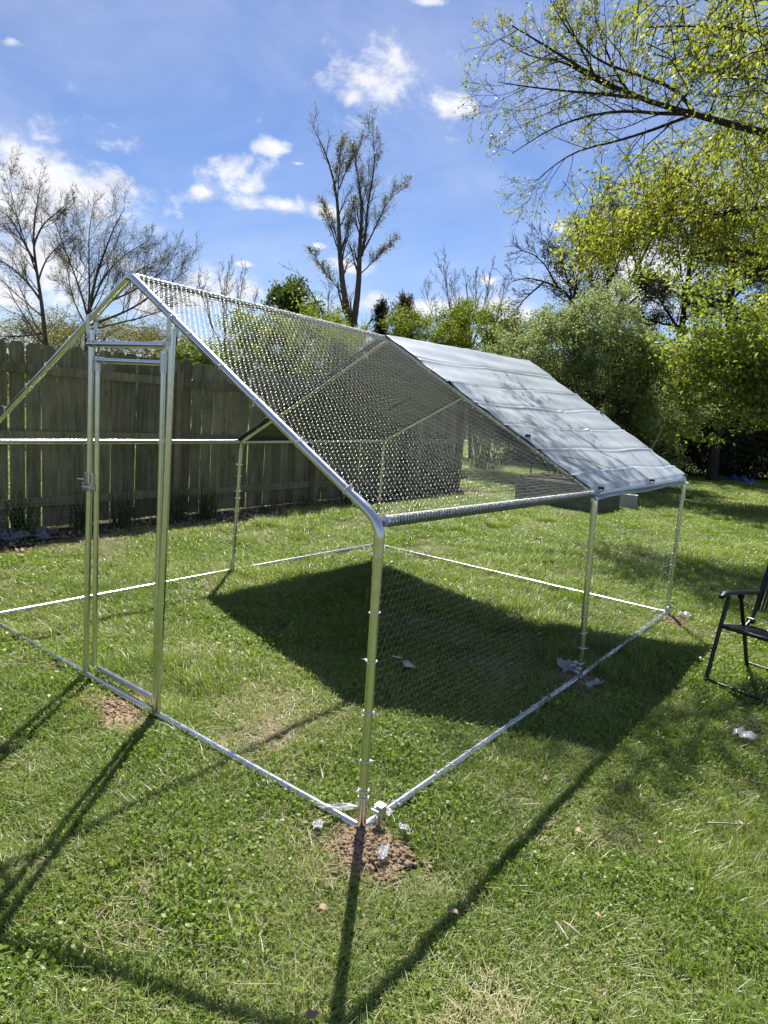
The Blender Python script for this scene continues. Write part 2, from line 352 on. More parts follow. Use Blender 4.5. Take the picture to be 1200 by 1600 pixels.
# ------------------------------------------------------------------ ground
def ground_z(x, y): return 0.0
xs = np.concatenate([np.linspace(-600, -40, 9), np.linspace(-30, 30, 61), np.linspace(40, 600, 9)])
ys = np.concatenate([np.linspace(-600, -20, 9), np.linspace(-10, 50, 61), np.linspace(60, 900, 9)])
X, Y = np.meshgrid(xs, ys); V = np.stack([X, Y, 0*X-0.004], -1).reshape(-1, 3); W = len(xs)
i = np.arange(len(ys)-1)[:, None]*W+np.arange(W-1)[None]; F = np.stack([i, i+1, i+W+1, i+W], -1).reshape(-1, 4)
link('ground', npmesh('ground', V, F), M_SOIL, kind='structure')
# fence line
FY0, FY1 = -3.4, 9.76
def fence_x(y): return -5.33-0.030*y
# soil strip along the fence
def blob_sheet(name, outline, z, material, **kw):
    V = [(x, y, z) for x, y in outline]; c = np.mean(outline, 0); V.append((c[0], c[1], z+kw.pop('rise', 0)))
    n = len(outline); F = [(i, (i+1) % n, n) for i in range(n)]
    me = bpy.data.meshes.new(name); me.from_pydata(V, [], F); me.update(); return link(name, me, material, **kw)
BED_W = lambda y: 0.62+0.13*math.sin(y*2.1)+0.08*math.sin(y*5.3+1)
sp = np.linspace(FY0, FY1+0.1, 90)
V = [(fence_x(y)-0.25, y, 0.002) for y in sp]+[(fence_x(y)+0.6*BED_W(y), y, 0.014) for y in sp]+[(fence_x(y)+BED_W(y), y, 0.001) for y in sp]
k = len(sp); F = [(i, i+1, k+i+1, k+i) for i in range(k-1)]+[(k+i, k+i+1, 2*k+i+1, 2*k+i) for i in range(k-1)]
me = bpy.data.meshes.new('flower_bed'); me.from_pydata(V, [], [q[::-1] for q in F]); me.update(); link('flower_bed', me, M_BED, kind='structure')

# ------------------------------------------------------------------ the fence
fence = thing('board_fence', 'weathered dog-ear board fence with rails and posts facing the lawn', 'fence')
def picket_mesh(w, h, var):
    t = 0.013; e = 0.028
    prof = [(-w/2, 0), (w/2, 0), (w/2, h-e*1.25), (w/2-e, h), (-w/2+e, h+var), (-w/2, h-e*1.25)]
    V = [(-t/2, a, b) for a, b in prof]+[(t/2, a, b) for a, b in prof]; n = len(prof)
    me = bpy.data.meshes.new('picket'); me.from_pydata(V, [], [tuple(range(n))[::-1], tuple(range(n, 2*n))]+[(i, (i+1) % n, n+(i+1) % n, n+i) for i in range(n)]); me.update(); me.materials.append(M_FENCE); return me
PK = [picket_mesh(w, 1.79+dh, v) for w, dh, v in ((.139, 0, 0), (.141, .006, .002), (.137, -.006, -.003), (.140, .010, .001), (.138, -.010, 0))]
FA = math.atan(0.030)
y = FY0; rnd = random.Random(3)
while y < FY1:
    gap = rnd.choice([0.003, 0.005, 0.012, 0.018, 0.006, 0.022])
    o = link('picket', rnd.choice(PK), None, fence, (fence_x(y+.07)-0.006+rnd.uniform(-.002, .002), y+.07, 0.045-0.0045*max(0, y)+rnd.uniform(-.008, .008)))
    o.rotation_euler = (rnd.uniform(-.004, .004), rnd.uniform(-.004, .004), FA+rnd.uniform(-.02, .02)); y += 0.1395+gap
PY = [-1.85, 0.58, 3.02, 5.46, 7.9, 9.68]
rot = Matrix.Rotation(FA, 3, 'Z')
for y in PY:
    MB().box((0, 0, 0.83), (0.089, 0.089, 1.72), rot).build('fence_post', M_POSTW, fence, loc=(fence_x(y)+0.085, y, 0))
ends = [FY0]+PY
for a, b_ in zip(ends[:-1], ends[1:]):
    for z in (0.30, 0.95, 1.585):
        yc = (a+b_)/2; ln = b_-a-0.004
        zz = z-0.0045*max(0, yc)
        o = MB().box((0, 0, 0), (0.038, 0.089, ln), Matrix.Rotation(PI/2, 3, 'X')).build('rail', M_FENCE, fence, loc=(fence_x(yc)+0.0235, yc, zz))
        o.rotation_euler = (rnd.uniform(-.004, .004), 0, FA)

# ------------------------------------------------------------------ the run (frame of tubes)
J = {'FR0': (0.008, 0.005, 0.02), 'FRe': (-0.008, -0.005, 1.118), 'MR0': (0.028, 1.977, 0.03), 'MRe': (-0.010, 1.957, 1.101),
     'BR0': (0.002, 3.887, 0.025), 'BRe': (-0.008, 3.883, 1.109), 'BL0': (-2.995, 3.891, 0.025), 'BLe': (-2.994, 3.891, 1.137),
     'ML0': (-3.011, 1.952, 0.025), 'MLe': (-2.993, 1.970, 1.113), 'FL0': (-3.003, -0.003, 0.022), 'FLe': (-3.005, -0.016, 1.100),
     'Fa': (-1.495, 0.006, 1.972), 'Ma': (-1.532, 1.940, 1.938), 'Ba': (-1.485, 3.891, 1.975)}
J = {k: np.array(v) for k, v in J.items()}
TR = 0.0165
run = thing('chicken_run', 'galvanised tube chicken run frame with wire netting, gabled roof and open doorway', 'chicken run')
def tube(name, P, r=TR, parent=run, sides=14, **kw): return MB().tube(P, r, sides).build(name, kw.pop('material', M_TUBE), parent, True, **kw)
TIE = MB()
def torus(R, r, n=12, k=5, arc=2*PI):
    V = []; F = []
    for i in range(n):
        a = arc*i/n
        for j in range(k):
            b = 2*PI*j/k; V.append(((R+r*math.cos(b))*math.cos(a), (R+r*math.cos(b))*math.sin(a), r*math.sin(b)))
    for i in range(n):
        for j in range(k): F.append((i*k+j, ((i+1) % n)*k+j, ((i+1) % n)*k+(j+1) % k, i*k+(j+1) % k))
    return V, F
V, F = torus(TR+0.0022, 0.0020); TIE.add(V, F)
TIE.box((TR+0.006, 0, 0), (0.007, 0.006, 0.005)).tube([(TR+0.008, 0, 0), (TR+0.02, 0.004, 0.003)], 0.0012, 4)
tie_me = bpy.data.meshes.new('tie'); tie_me.from_pydata(TIE.v, [], TIE.f); tie_me.update(); tie_me.materials.append(M_TIE)
def ties(owner, a, b, ts, scale=1.0):
    a = np.array(a); b = np.array(b); q = Vector(tuple(b-a)).to_track_quat('Z', 'X')
    for t in ts:
        o = link('tie', tie_me, None, owner, a+(b-a)*t)
        o.rotation_mode = 'QUATERNION'; o.rotation_quaternion = q @ Matrix.Rotation(rnd.uniform(0, 6.28), 3, 'Z').to_quaternion() @ Matrix.Rotation(rnd.uniform(-.12, .12), 3, 'X').to_quaternion()
        o.scale = (scale,)*3
def lerp(a, b, t): return np.array(a)*(1-t)+np.array(b)*t
def frame(p, front=False):
    R0, Re, A, Le, L0 = (J[p+k] for k in ('R0', 'Re', 'a', 'Le', 'L0'))
    lr = np.linalg.norm(A-Re); ll = np.linalg.norm(A-Le); e = 0.13
    ur = (A-Re)/lr; ul = (A-Le)/ll; dn = np.array((0, 0, -1.0))
    out = {}
    out['pr'] = tube('post', [R0+(0, 0, -0.05), R0+(Re-R0)*0.5, Re+(R0-Re)*0.10])
    out['pl'] = tube('post', [L0+(0, 0, -0.05), L0+(Le-L0)*0.5, Le+(L0-Le)*0.10])
    out['rr'] = tube('rafter', [Re+ur*e*0.8, lerp(Re, A, .5)+(0, 0, -.004), A-ur*0.10])
    out['rl'] = tube('rafter', [Le+ul*e*0.8, lerp(Le, A, .5)+(0, 0, -.004), A-ul*0.10])
    tube('corner_elbow', bend([Re+(R0-Re)*0.14, Re, Re+ur*e], 0.06), TR+0.0022)
    tube('corner_elbow', bend([Le+(L0-Le)*0.14, Le, Le+ul*e], 0.06), TR+0.0022)
    tube('apex_elbow', bend([A-ur*0.15, A, A-ul*0.15], 0.035), TR+0.0022)
    return out
fr = {p: frame(p) for p in 'FMB'}
jt = lambda n, a=.06, b=.95: [a+(b-a)*(i+rnd.uniform(.25, .75))/n for i in range(n)]
ties(fr['F']['pr'], J['FR0'], J['FRe'], [.11, .135, .235, .40, .565, .72, .90])
ties(fr['M']['pr'], J['MR0'], J['MRe'], jt(11)); ties(fr['B']['pr'], J['BR0'], J['BRe'], jt(8))
ties(fr['M']['pl'], J['ML0'], J['MLe'], jt(10)); ties(fr['B']['pl'], J['BL0'], J['BLe'], jt(8))
ties(fr['F']['rr'], J['FRe'], J['Fa'], [.10, .26, .42, .56, .70, .84]); ties(fr['F']['rl'], J['FLe'], J['Fa'], [.13, .24, .40, .53, .68, .82])
ties(fr['M']['rl'], J['MLe'], J['Ma'], jt(6)); ties(fr['M']['rr'], J['MRe'], J['Ma'], jt(12))
def seg(name, a, b, tn=0, inset=0.018, r=TR, sag=0.0):
    a, b = J[a], J[b]; u = (b-a)/np.linalg.norm(b-a)
    o = tube(name, [a+u*inset, lerp(a, b, .5)-(0, 0, sag), b-u*inset], r)
    if tn: ties(o, a, b, jt(tn))
    for t in (inset*1.6, np.linalg.norm(b-a)-inset*1.6): tube('socket', [a+u*(t-.025), a+u*(t+.025)], r+0.0022, o)
    return o
def low(k): return k
seg('base_rail', 'FR0', 'MR0', 13); seg('base_rail', 'MR0', 'BR0', 12)
seg('base_rail', 'FL0', 'ML0', 6); seg('base_rail', 'ML0', 'BL0', 6)
seg('base_rail', 'BL0', 'BR0', 9); seg('eave_rail', 'FRe', 'MRe', 0, .03); seg('eave_rail', 'MRe', 'BRe', 0, .03)
seg('eave_rail', 'FLe', 'MLe', 0, .03); seg('eave_rail', 'MLe', 'BLe', 0, .03)
seg('ridge_rail', 'Fa', 'Ma', 0, .03, TR*.75); seg('ridge_rail', 'Ma', 'Ba', 0, .03, TR*.75)
DL, DR = -1.822, -1.208       # doorway jambs
fb = lambda x: lerp(J['FL0'], J['FR0'], (x-J['FL0'][0])/(J['FR0'][0]-J['FL0'][0]))
def raft(x):
    if x < J['Fa'][0]: a, b_ = J['FLe'], J['Fa']
    else: a, b_ = J['FRe'], J['Fa']
    return lerp(a, b_, (x-a[0])/(b_[0]-a[0]))
o = tube('base_rail', [J['FL0']+(.018, 0, 0), fb(DL), fb(DR), J['FR0']-(.018, 0, 0)], TR)
for x in (-2.55, -1.61, -1.46, -0.62, -0.95): tube('socket', [fb(x-.004), fb(x+.004)], TR+.0016, o, 12)
for x in (DL, DR):
    top = raft(x+(0.02 if x == DL else 0.035)); top = top-(0, 0, .055)
    j = tube('door_jamb', [fb(x)+(0, 0, -.01), lerp(fb(x), top, .5), top], 0.0150)
    tube('foot_socket', [fb(x)+(0, 0, .012), fb(x)+(0, 0, .085)], .0170, j, 12)
    # split clamp that hugs the rafter
    rp_ = raft(top[0]); d = unit(raft(top[0]+.05)-raft(top[0]-.05))
    cl = MB()
    for s in (-1, 1):
        pts = [top+(s*.003, s*.0155, -.06), top+(s*.003, s*.017, -.02), rp_+np.array((0, s*.0195, -.004)), rp_+np.array((0, s*.0185, .012))]
        for q0, q1 in zip(pts[:-1], pts[1:]):
            v = q1-q0; L_ = np.linalg.norm(v); qq = Vector(tuple(v)).to_track_quat('Z', 'Y').to_matrix()
            cl.box((q0+q1)/2, (0.017, 0.0028, L_+.004), qq)
    cl.tube([top+(0, -.028, -.035), top+(0, .028, -.035)], .004, 8)
    cl.tube([rp_+d*-.02, rp_+d*.02], TR+.003, 12)
    cl.build('rafter_clamp', M_ZINC, j, True)
HZ = 1.674
hd = tube('door_header', [(DL+.013, .0, HZ), (DR-.013, .0, HZ)], .0150)
for x in (DL+.03, DR-.03): tube('socket', [(x-.03, 0, HZ), (x+.03, 0, HZ)], .0172, hd, 12)
# door leaf, closed
dx0, dx1, dz0, dz1 = DL+.058, DR-.036, .075, 1.600
dr = tube('door', bend([(dx0, .012, dz0+.012), (dx0, .012, dz1-.012)], .001), .0125)
tube('door_stile', [(dx1, .012, dz0-.02), (dx1, .012, dz1+.05)], .0125, dr)
tube('door_rail', [(dx0+.01, .012, dz1), (dx1-.01, .012, dz1)], .0122, dr)
tube('door_rail', [(dx0+.01, .030, dz0-.01), (dx1-.01, .030, dz0-.01)], .0140, dr)
MB().tube([(dx0, .012, dz1-.05), (dx0, .012, dz1+.018)], .0152, 12).tube([(dx0-.004, .012, dz1), (dx0+.06, .012, dz1)], .0150, 12).build('corner_tee', M_ZINC, dr, True)
MB().tube([(dx1, .012, dz1-.04), (dx1, .012, dz1+.04)], .0150, 12).build('corner_tee', M_ZINC, dr, True)
# latch
lz = 1.005; lt = MB()
lt.box((DL+.012, -.018, lz-.014), (.055, .006, .036)).box((DL+.052, -.012, lz-.014), (.06, .006, .034))
lt.box((DL+.008, -.018, lz+.03), (.018, .005, .055)).box((DL+.060, -.014, lz+.03), (.008, .014, .06))
lt.tube([(DL+.0, -.026, lz-.012), (DL+.088, -.026, lz-.012)], .006, 10).tube([(DL+.075, -.026, lz-.012), (DL+.075, -.026, lz+.012)], .005, 8)
lt.tube([(DL-.055, -.022, lz+.02), (DL+.0, -.02, lz+.022)], .003, 6)
lt.build('latch', M_ZINC, dr, True)
for p, q in (('FR0', (.035, .055)), ('MR0', (-.04, .03)), ('MR0', (.01, -.05)), ('BR0', (.03, -.03)), ('BL0', (.04, -.04)), ('ML0', (.03, -.03))):
    c = J[p]+(q[0], q[1], 0); s = MB(); s.tube([c*(1, 1, 0)+(0, 0, -.05), c*(1, 1, 0)+(0, 0, .075)], .011, 10)
    s.box(c*(1, 1, 0)+(0, 0, .085), (.034, .030, .034)); s.tube([c*(1, 1, 0)+(-.02, -.025, .085), c*(1, 1, 0)+(.01, -.025, .085)], .006, 8)
    s.build('ground_anchor', M_ZINC, run, True)

# ---- hexagonal netting
def hexnet(name, A, B, C, D, cell=0.0255, rt=0.0008, ri=0.0006, keep=None, sag=0.0, seed=1, wob=0.0015):
    """A-B lower edge (u), A-D upward (v); twisted strands run along v"""
    rng = np.random.default_rng(seed); A, B, C, D = (np.array(p, float) for p in (A, B, C, D))
    Lu = np.linalg.norm(B-A); Lv = np.linalg.norm(D-A); s = cell/math.sqrt(3)
    nu = int(Lu/cell); nv = int(Lv/(1.5*s))
    jj, ii = np.meshgrid(np.arange(nv), np.arange(nu), indexing='ij')
    u = ii*cell+(jj % 2)*cell/2; v0 = jj*1.5*s
    segs = [(u, v0, u, v0+s, rt), (u, v0+s, u-cell/2, v0+1.5*s, ri), (u, v0+s, u+cell/2, v0+1.5*s, ri)]
    P0 = []; P1 = []; R = []
    for a, b, c, d, r in segs:
        P0.append(np.stack([a.ravel()/Lu, b.ravel()/Lv], -1)); P1.append(np.stack([c.ravel()/Lu, d.ravel()/Lv], -1)); R.append(np.full(a.size, r))
    P0 = np.concatenate(P0); P1 = np.concatenate(P1); R = np.concatenate(R)
    ok = (P0.min(1) >= 0) & (P1.min(1) >= 0) & (P0.max(1) <= 1) & (P1.max(1) <= 1); P0, P1, R = P0[ok], P1[ok], R[ok]
    nrm = unit(np.cross(B-A, D-A))
    def m_(q):
        a, b = q[:, :1], q[:, 1:]
        w = (A*(1-a)*(1-b)+B*a*(1-b)+C*a*b+D*(1-a)*b)
        h = -sag*np.sin(PI*a)*np.sin(PI*b)+wob*(np.sin(a*Lu*23+b*7)+np.sin(b*Lv*17+a*9)+np.sin(a*Lu*61+b*Lv*47))
        return w+nrm*h
    a, b = m_(P0), m_(P1)
    if keep is not None:
        k = keep(a) & keep(b); a, b, R = a[k], b[k], R[k]
    t = unit(b-a); ref = np.tile(nrm, (len(t), 1)); s1 = unit(np.cross(t, ref)); s2 = np.cross(t, s1)
    V = []
    for q in (a, b):
        for k in range(3):
            an = 2*PI*k/3; V.append(q+(s1*math.cos(an)+s2*math.sin(an))*R[:, None])
    V = np.stack(V, 1).reshape(-1, 3); n_ = len(a); base = (np.arange(n_)*6)[:, None, None]
    F = (np.array([[0, 1, 4, 3], [1, 2, 5, 4], [2, 0, 3, 5]])[None]+base).reshape(-1, 4)
    return link(name, npmesh(name, V, F), M_WIRE, run)
up = np.array((0, 0, TR)); 
hexnet('roof_netting', J['FRe']+up, J['MRe']+up, J['Ma']+up, J['Fa']+up, sag=0.012, seed=2)
hexnet('roof_netting', J['MLe']+up, J['FLe']+up, J['Fa']+up, J['Ma']+up, sag=0.012, cell=.031, rt=.00018, ri=.00015, seed=3)
ox = np.array((TR, 0, 0))
hexnet('side_netting', J['FR0']+ox, J['MR0']+ox, J['MRe']+ox, J['FRe']+ox, cell=.031, rt=.00018, ri=.00015, seed=6)
hexnet('side_netting', J['MR0']+ox, J['BR0']+ox, J['BRe']+ox, J['MRe']+ox, cell=.031, rt=.00018, ri=.00015, seed=7)
hexnet('side_netting', J['FL0']-ox, J['ML0']-ox, J['MLe']-ox, J['FLe']-ox, cell=.031, rt=.00018, ri=.00015, seed=8)
hexnet('side_netting', J['ML0']-ox, J['BL0']-ox, J['BLe']-ox, J['MLe']-ox, cell=.031, rt=.00018, ri=.00015, seed=9)
oy = np.array((0, TR, 0))
hexnet('gable_netting', J['BL0']+oy, J['BR0']+oy, J['BR0']+oy+(0, 0, 1.95), J['BL0']+oy+(0, 0, 1.95), cell=.031, rt=.00018, ri=.00015, seed=10,
       keep=lambda p: p[:, 2] < 1.10+(1.5-np.abs(p[:, 0]+1.49))*0.565)
# netting wrapped around the eave and the ridge tubes
def wrap(a, b, r, name, turns, strands, rw, parent=run):
    a, b = np.array(a), np.array(b); t = unit(b-a); s1 = unit(np.cross(t, (0, 0, 1.0))); s2 = np.cross(s1, t); S = Sticks()
    L_ = np.linalg.norm(b-a); K = int(turns*10)
    for d in (1, -1):
        for k in range(strands):
            w = np.linspace(0, 1, K); ph = d*(w*turns*2*PI)+k*2*PI/strands
            rad = r+0.0012*np.sin(ph*3.3+k)
            S.add(a+np.outer(w*L_, t)+(np.outer(np.cos(ph), s1)+np.outer(np.sin(ph), s2))*rad[:, None], np.full(K, rw))
    return link(name, S.mesh(name, 4), M_WIRE_DK, parent)
wrap(J['FRe']+(0, .04, 0), J['MRe']-(0, .03, 0), TR+.0030, 'eave_wrap', 34, 3, .0016)
wrap(J['Fa']+(0, .05, -.003), J['Ma']-(0, .03, .003), TR*.75+.005, 'ridge_wrap', 18, 3, .0013)
wrap(J['MRe'], J['Ma'], TR+.003, 'rafter_wrap', 24, 2, .0012)

# ------------------------------------------------------------------ the cover over the back half
def cover():
    nu, nv = 64, 720; V = []
    rng = np.random.default_rng(5)
    Rr = lambda t: lerp(J['MRe'], J['BRe'], t); Aa = lambda t: lerp(J['Ma'], J['Ba'], t); Ll = lambda t: lerp(J['MLe'], J['BLe'], t)
    folds = [0.085, 0.22, 0.37, 0.52, 0.665, 0.82]
    for j in range(nv+1):
        v = j/nv
        for i in range(nu+1):
            u = -0.025+1.05*i/nu
            s = abs(2*v-1); right = v < .5; E = Rr(u) if right else Ll(u); A = Aa(u)
            w = 1-s                       # 0 eave .. 1 ridge ... v=.5 ridge
            w = w if right else 1-s
            k = 1-abs(2*v-1)              # 0 at an eave, 1 at the ridge
            p = lerp(E, A, k); nrm = np.array((.49 if right else -.49, 0, .87))
            k2 = min(1, k/0.03); off = TR+0.006
            for q, f in enumerate(folds):
                d = (k-f-0.010*math.sin(u*4+q)-.004*math.sin(u*13+q*3))/0.0050
                if abs(d) < 9: off += (0.0058+.0026*math.sin(u*7+q*2))*math.exp(-d*d*.5)-0.0052*math.exp(-(d-2.6)**2*.35)
                off += 0.0016*math.tanh(d*.6)*(1 if q % 2 else -1)
            off += -0.012*math.sin(PI*min(1, max(0, u)))*math.sin(PI*k)          # hangs between the rafters
            off += 0.0035*math.sin(u*9+k*3)*math.sin(k*31+u*2)+0.0016*math.sin(k*70+u*5)+.0012*math.sin(u*38+k*9)*math.sin(k*22+1)
            d = (u-0.62-0.05*(k-.5)); off += 0.014*math.exp(-(d/0.012)**2)*math.exp(-((k-.42)/.12)**2)-.008*math.exp(-((d-.03)/0.012)**2)*math.exp(-((k-.42)/.12)**2)
            d = (u-.30-.4*(k-.5)); off += 0.004*math.exp(-(d/0.02)**2)
            q = p+nrm*off
            if k < 0.02: q = q+np.array((.016 if right else -.016, 0, -0.048+0.004*math.sin(u*11)))   # hem turned over the eave tube
            V.append(q)
    V = np.array(V); W = nu+1
    i = np.arange(nv)[:, None]*W+np.arange(nu)[None]; F = np.stack([i, i+1, i+W+1, i+W], -1).reshape(-1, 4)
    t = thing('roof_cover', 'pale grey-blue woven cover stretched over the back half of the run roof', 'tarp')
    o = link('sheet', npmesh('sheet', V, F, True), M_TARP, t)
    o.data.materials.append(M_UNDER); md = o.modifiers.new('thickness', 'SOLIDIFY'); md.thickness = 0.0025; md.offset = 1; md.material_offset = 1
    nrm = np.array((.49, 0, .87))
    for k, u in ((.0, .02), (.0, .52), (.0, .97), (.50, 1.0), (.30, 0.0)):
        p = lerp(lerp(J['MRe'], J['BRe'], u), lerp(J['Ma'], J['Ba'], u), k)+nrm*(TR+.014)
        b_ = MB(); V2, F2 = torus(.014, .0028, 10, 5); q = Vector((0, 1, 0.2)).to_track_quat('Z', 'Y').to_matrix()
        b_.add([q @ Vector(x)+Vector(tuple(p)) for x in V2], F2); b_.tube([p+(-.013, -.008, .008), p+(.013, .008, .008)], .008, 8)
        b_.build('bungee', M_BLACK, t, True)
cover()
def twig_bits():
    # thin dead twigs lying on the cover and in the netting
    spots = [((.18, .06), (.10, .30), 'thin pale twig caught on the front edge of the grey cover'), ((.40, .10), (.34, .22), 'short pale twig lying on the lower front of the grey cover')]
    for (k0, u0), (k1, u1), lab in spots:
        f = lambda k, u: lerp(lerp(J['MRe'], J['BRe'], u), lerp(J['Ma'], J['Ba'], u), k)+np.array((.49, 0, .87))*(TR+.016)
        a, b_ = f(k0, u0), f(k1, u1); MB().tube([a, lerp(a, b_, .5)+(0, 0, .012), b_], [.0028, .0024, .0014], 5).build('twig', M_TWIG, label=lab, cat='twig')
twig_bits()

# ------------------------------------------------------------------ trees and shrubs
def resample(P, K):
    s = np.concatenate([[0], np.cumsum(np.linalg.norm(np.diff(P, axis=0), axis=1))]); t = np.linspace(0, s[-1], K)
    return np.stack([np.interp(t, s, P[:, k]) for k in range(3)], 1), t/s[-1]
def branch_out(S, tips, rng, limbs, sp):
    """limbs: (path, radii, length); every level is grown for all branches at once"""
    K = sp['seg'][0]+1; PP = []; RR = []; LL = []
    for P, R, L in limbs:
        S[0].add(P, R); q, t = resample(P, K); PP.append(q); RR.append(np.interp(t, np.linspace(0, 1, len(R)), R)); LL.append(L)
    P = np.array(PP); R = np.array(RR); L = np.array(LL); last = len(sp['seg'])-1
    for lev in range(last):
        n = len(P); K = P.shape[1]-1; nc = sp['n'][lev]; par = np.repeat(np.arange(n), nc); c = np.tile(np.arange(nc), n); m = n*nc
        t = sp['start'][lev]+(1-sp['start'][lev])*(c+rng.uniform(.1, .9, m))/nc; i = np.minimum((t*K).astype(int), K-1); f = (t*K-i)[:, None]
        q = P[par, i]*(1-f)+P[par, i+1]*f; d = unit(P[par, i+1]-P[par, i]); a = np.radians(sp['ang'][lev]*rng.uniform(.65, 1.3, m))[:, None]
        v = rng.normal(size=(m, 3)); v = unit(v-d*(v*d).sum(1, keepdims=True)); d = unit(d*np.cos(a)+v*np.sin(a))
        L2 = L[par]*sp['ratio'][lev]*rng.uniform(.55, 1.3, m)*(1.2-.6*t); r = np.maximum(R[par, i]*sp['rr'][lev], sp['rmin'])
        k2 = sp['seg'][lev+1]; P2 = np.empty((m, k2+1, 3)); P2[:, 0] = q
        for k in range(k2):
            d = unit(d+rng.normal(size=(m, 3))*sp['wander'][lev+1]+np.array((0, 0, sp['up'][lev+1]))); P2[:, k+1] = P2[:, k]+d*(L2/k2)[:, None]
        R2 = np.maximum(r[:, None]*np.linspace(1, sp.get('tip', .35), k2+1)[None], sp['rmin']*.7)
        S[min(lev+1, 3)].many(P2, R2); P, R, L = P2, R2, L2
        if lev+1 >= last-sp.get('leaflev', 0): tips.append(P2)
def leaf_pts(tips, rng, per, spread, t0=.15):
    C = []
    for P in tips:
        m = rng.poisson(per*len(P)); w = rng.integers(0, len(P), m); K = P.shape[1]-1; t = rng.uniform(t0, 1, m)*K; i = np.minimum(t.astype(int), K-1); f = (t-i)[:, None]
        C.append(P[w, i]*(1-f)+P[w, i+1]*f+rng.normal(size=(m, 3))*spread)
    return np.concatenate(C) if C else np.zeros((0, 3))
def guide(rng, pts, D, sway=0.5, K=12):
    """limb path through photo columns/rows at D metres; a third value shifts the depth"""
    W = []
    for q in pts:
        W.append(at(q[0], q[1], D+(q[2] if len(q) > 2 else 0)))
    W = np.array(W)
    s = np.concatenate([[0], np.cumsum(np.linalg.norm(np.diff(W, axis=0), axis=1))]); t = np.linspace(0, s[-1], K+1)
    P = np.stack([np.interp(t, s, W[:, k]) for k in range(3)], 1)
    P[1:-1] = (P[:-2]+2*P[1:-1]+P[2:])/4
    ph = rng.uniform(0, 6.28); P += np.outer(np.sin(np.linspace(0, 3, K+1)+ph)-math.sin(ph), _f)*sway*.4
    return P, s[-1]
def finish(name, label, cat, base, S, leafV, bark_m, leaf_m, group=None, sides=(8, 6, 4, 3)):
    base = np.array((base[0], base[1], 0.0)); t = thing(name, label, cat, base, 0, group)
    def sub(me):
        a = np.empty(len(me.vertices)*3, np.float32); me.vertices.foreach_get('co', a); a = a.reshape(-1, 3)-base.astype(np.float32); me.vertices.foreach_set('co', a.ravel()); me.update(); return me
    big = Sticks()
    for K in (0, 1):
        for k, v in S[K].d.items(): big.d.setdefault(k, []).extend(v)
    if big.count(): link('trunk', sub(big.mesh('trunk', 7)), bark_m, t)
    fine = Sticks()
    for K in (2, 3):
        for k, v in S[K].d.items(): fine.d.setdefault(k, []).extend(v)
    if fine.count(): link('twigs', sub(fine.mesh('twigs', 3)), bark_m, t)
    if leafV is not None and len(leafV[0]): link('crown', sub(npmesh('crown', *leafV)), leaf_m, t)
    return t
def guided_tree(name, label, seed, D, base_x, limbs, sp, leafspec, bark_m, leaf_m, trunk_r, group=None, sway=.6, cat='tree'):
    rng = np.random.default_rng(seed); S = [Sticks() for _ in range(4)]; tips = []
    base = foot(base_x, D)
    first = True; LB = []
    for pts, r0, r1 in limbs:
        P, L = guide(rng, pts, D, sway if not first else 0)
        if first:
            P = np.concatenate([np.linspace(base+(0, 0, -.1), P[0], 5)[:-1], P]); 
            R = np.interp(np.arange(len(P)), [0, 1.5, 4, len(P)-1], [trunk_r*1.35, trunk_r, r0, r1])
            first = False
        else: R = np.linspace(r0, r1, len(P))
        LB.append((P, R, min(L, sp.get('lim', 9))))
    branch_out(S, tips, rng, LB, sp)
    lv = None
    if leafspec:
        per, size, asp, spread = leafspec; C = leaf_pts(tips, rng, per, spread); lv = leaves(C, size, rng, asp)
    return finish(name, label, cat, base, S, lv, bark_m, leaf_m, group)
BARE = dict(seg=[12, 7, 5, 3], wander=[.1, .10, .14, .18], up=[.02, .06, .05, .03], n=[13, 7, 5], start=[.25, .15, .12], ang=[40, 38, 40],
            ratio=[.42, .55, .6], rr=[.5, .5, .5], rmin=.0038, tip=.3, leaflev=1)
guided_tree('bare_tree', 'tall bare tree with dark forked trunk behind the fence, farthest left', 21, 15, 88,
    [([(72,540),(66,480),(60,440),(53,395),(52,350),(60,308),(64,285)], 0.0520, 0.0060), ([(55,410),(38,375),(18,345),(-8,321)], 0.0306, 0.0060),
     ([(53,385),(66,345),(84,315),(98,297)], 0.0245, 0.0050), ([(64,470),(40,440),(12,412),(-30,395)], 0.0306, 0.0060), ([(60,440),(78,400),(98,370),(110,350)], 0.0214, 0.0050), ([(70,520),(30,520),(-20,523)], 0.0245, 0.0060),
     ([(58,430),(35,330),(28,301),(20,281)], 0.0184, 0.0041)],
    dict(BARE, n=[14, 8, 6], rr=[.42, .45, .5], rmin=.0027, ratio=[.38, .52, .55]), (.2, .045, .5, .03), M_BARK, M_LEAF_OLIVE, .12)
guided_tree('bare_tree', 'broad domed bare tree of many stems behind the fence above the run doorway', 22, 17, 140,
    [([(136,520),(140,480),(150,430),(165,390),(180,350),(195,326)], 0.0536, 0.0059), ([(138,500),(122,440),(108,390),(96,350)], 0.0298, 0.0059), ([(138,490),(136,420),(140,370),(150,335)], 0.0298, 0.0059),
     ([(142,480),(165,430),(190,395),(225,365)], 0.0298, 0.0059), ([(141,498),(180,465),(215,435),(250,410)], 0.0357, 0.0059), ([(141,508),(190,484),(215,468),(250,445),(292,420)], 0.0357, 0.0059), ([(142,486),(200,450),(240,420),(270,385)], 0.0298, 0.0059),
     ([(135,510),(110,470),(95,430),(90,395)], 0.0238, 0.0049), ([(140,515),(190,500),(230,490),(270,478),(300,462)], 0.0238, 0.0049)],
    dict(BARE, n=[18, 9, 6], rr=[.42, .45, .5], rmin=.0026, ratio=[.38, .52, .55]), (.3, .045, .5, .03), M_BARK, M_LEAF_OLIVE, .15)
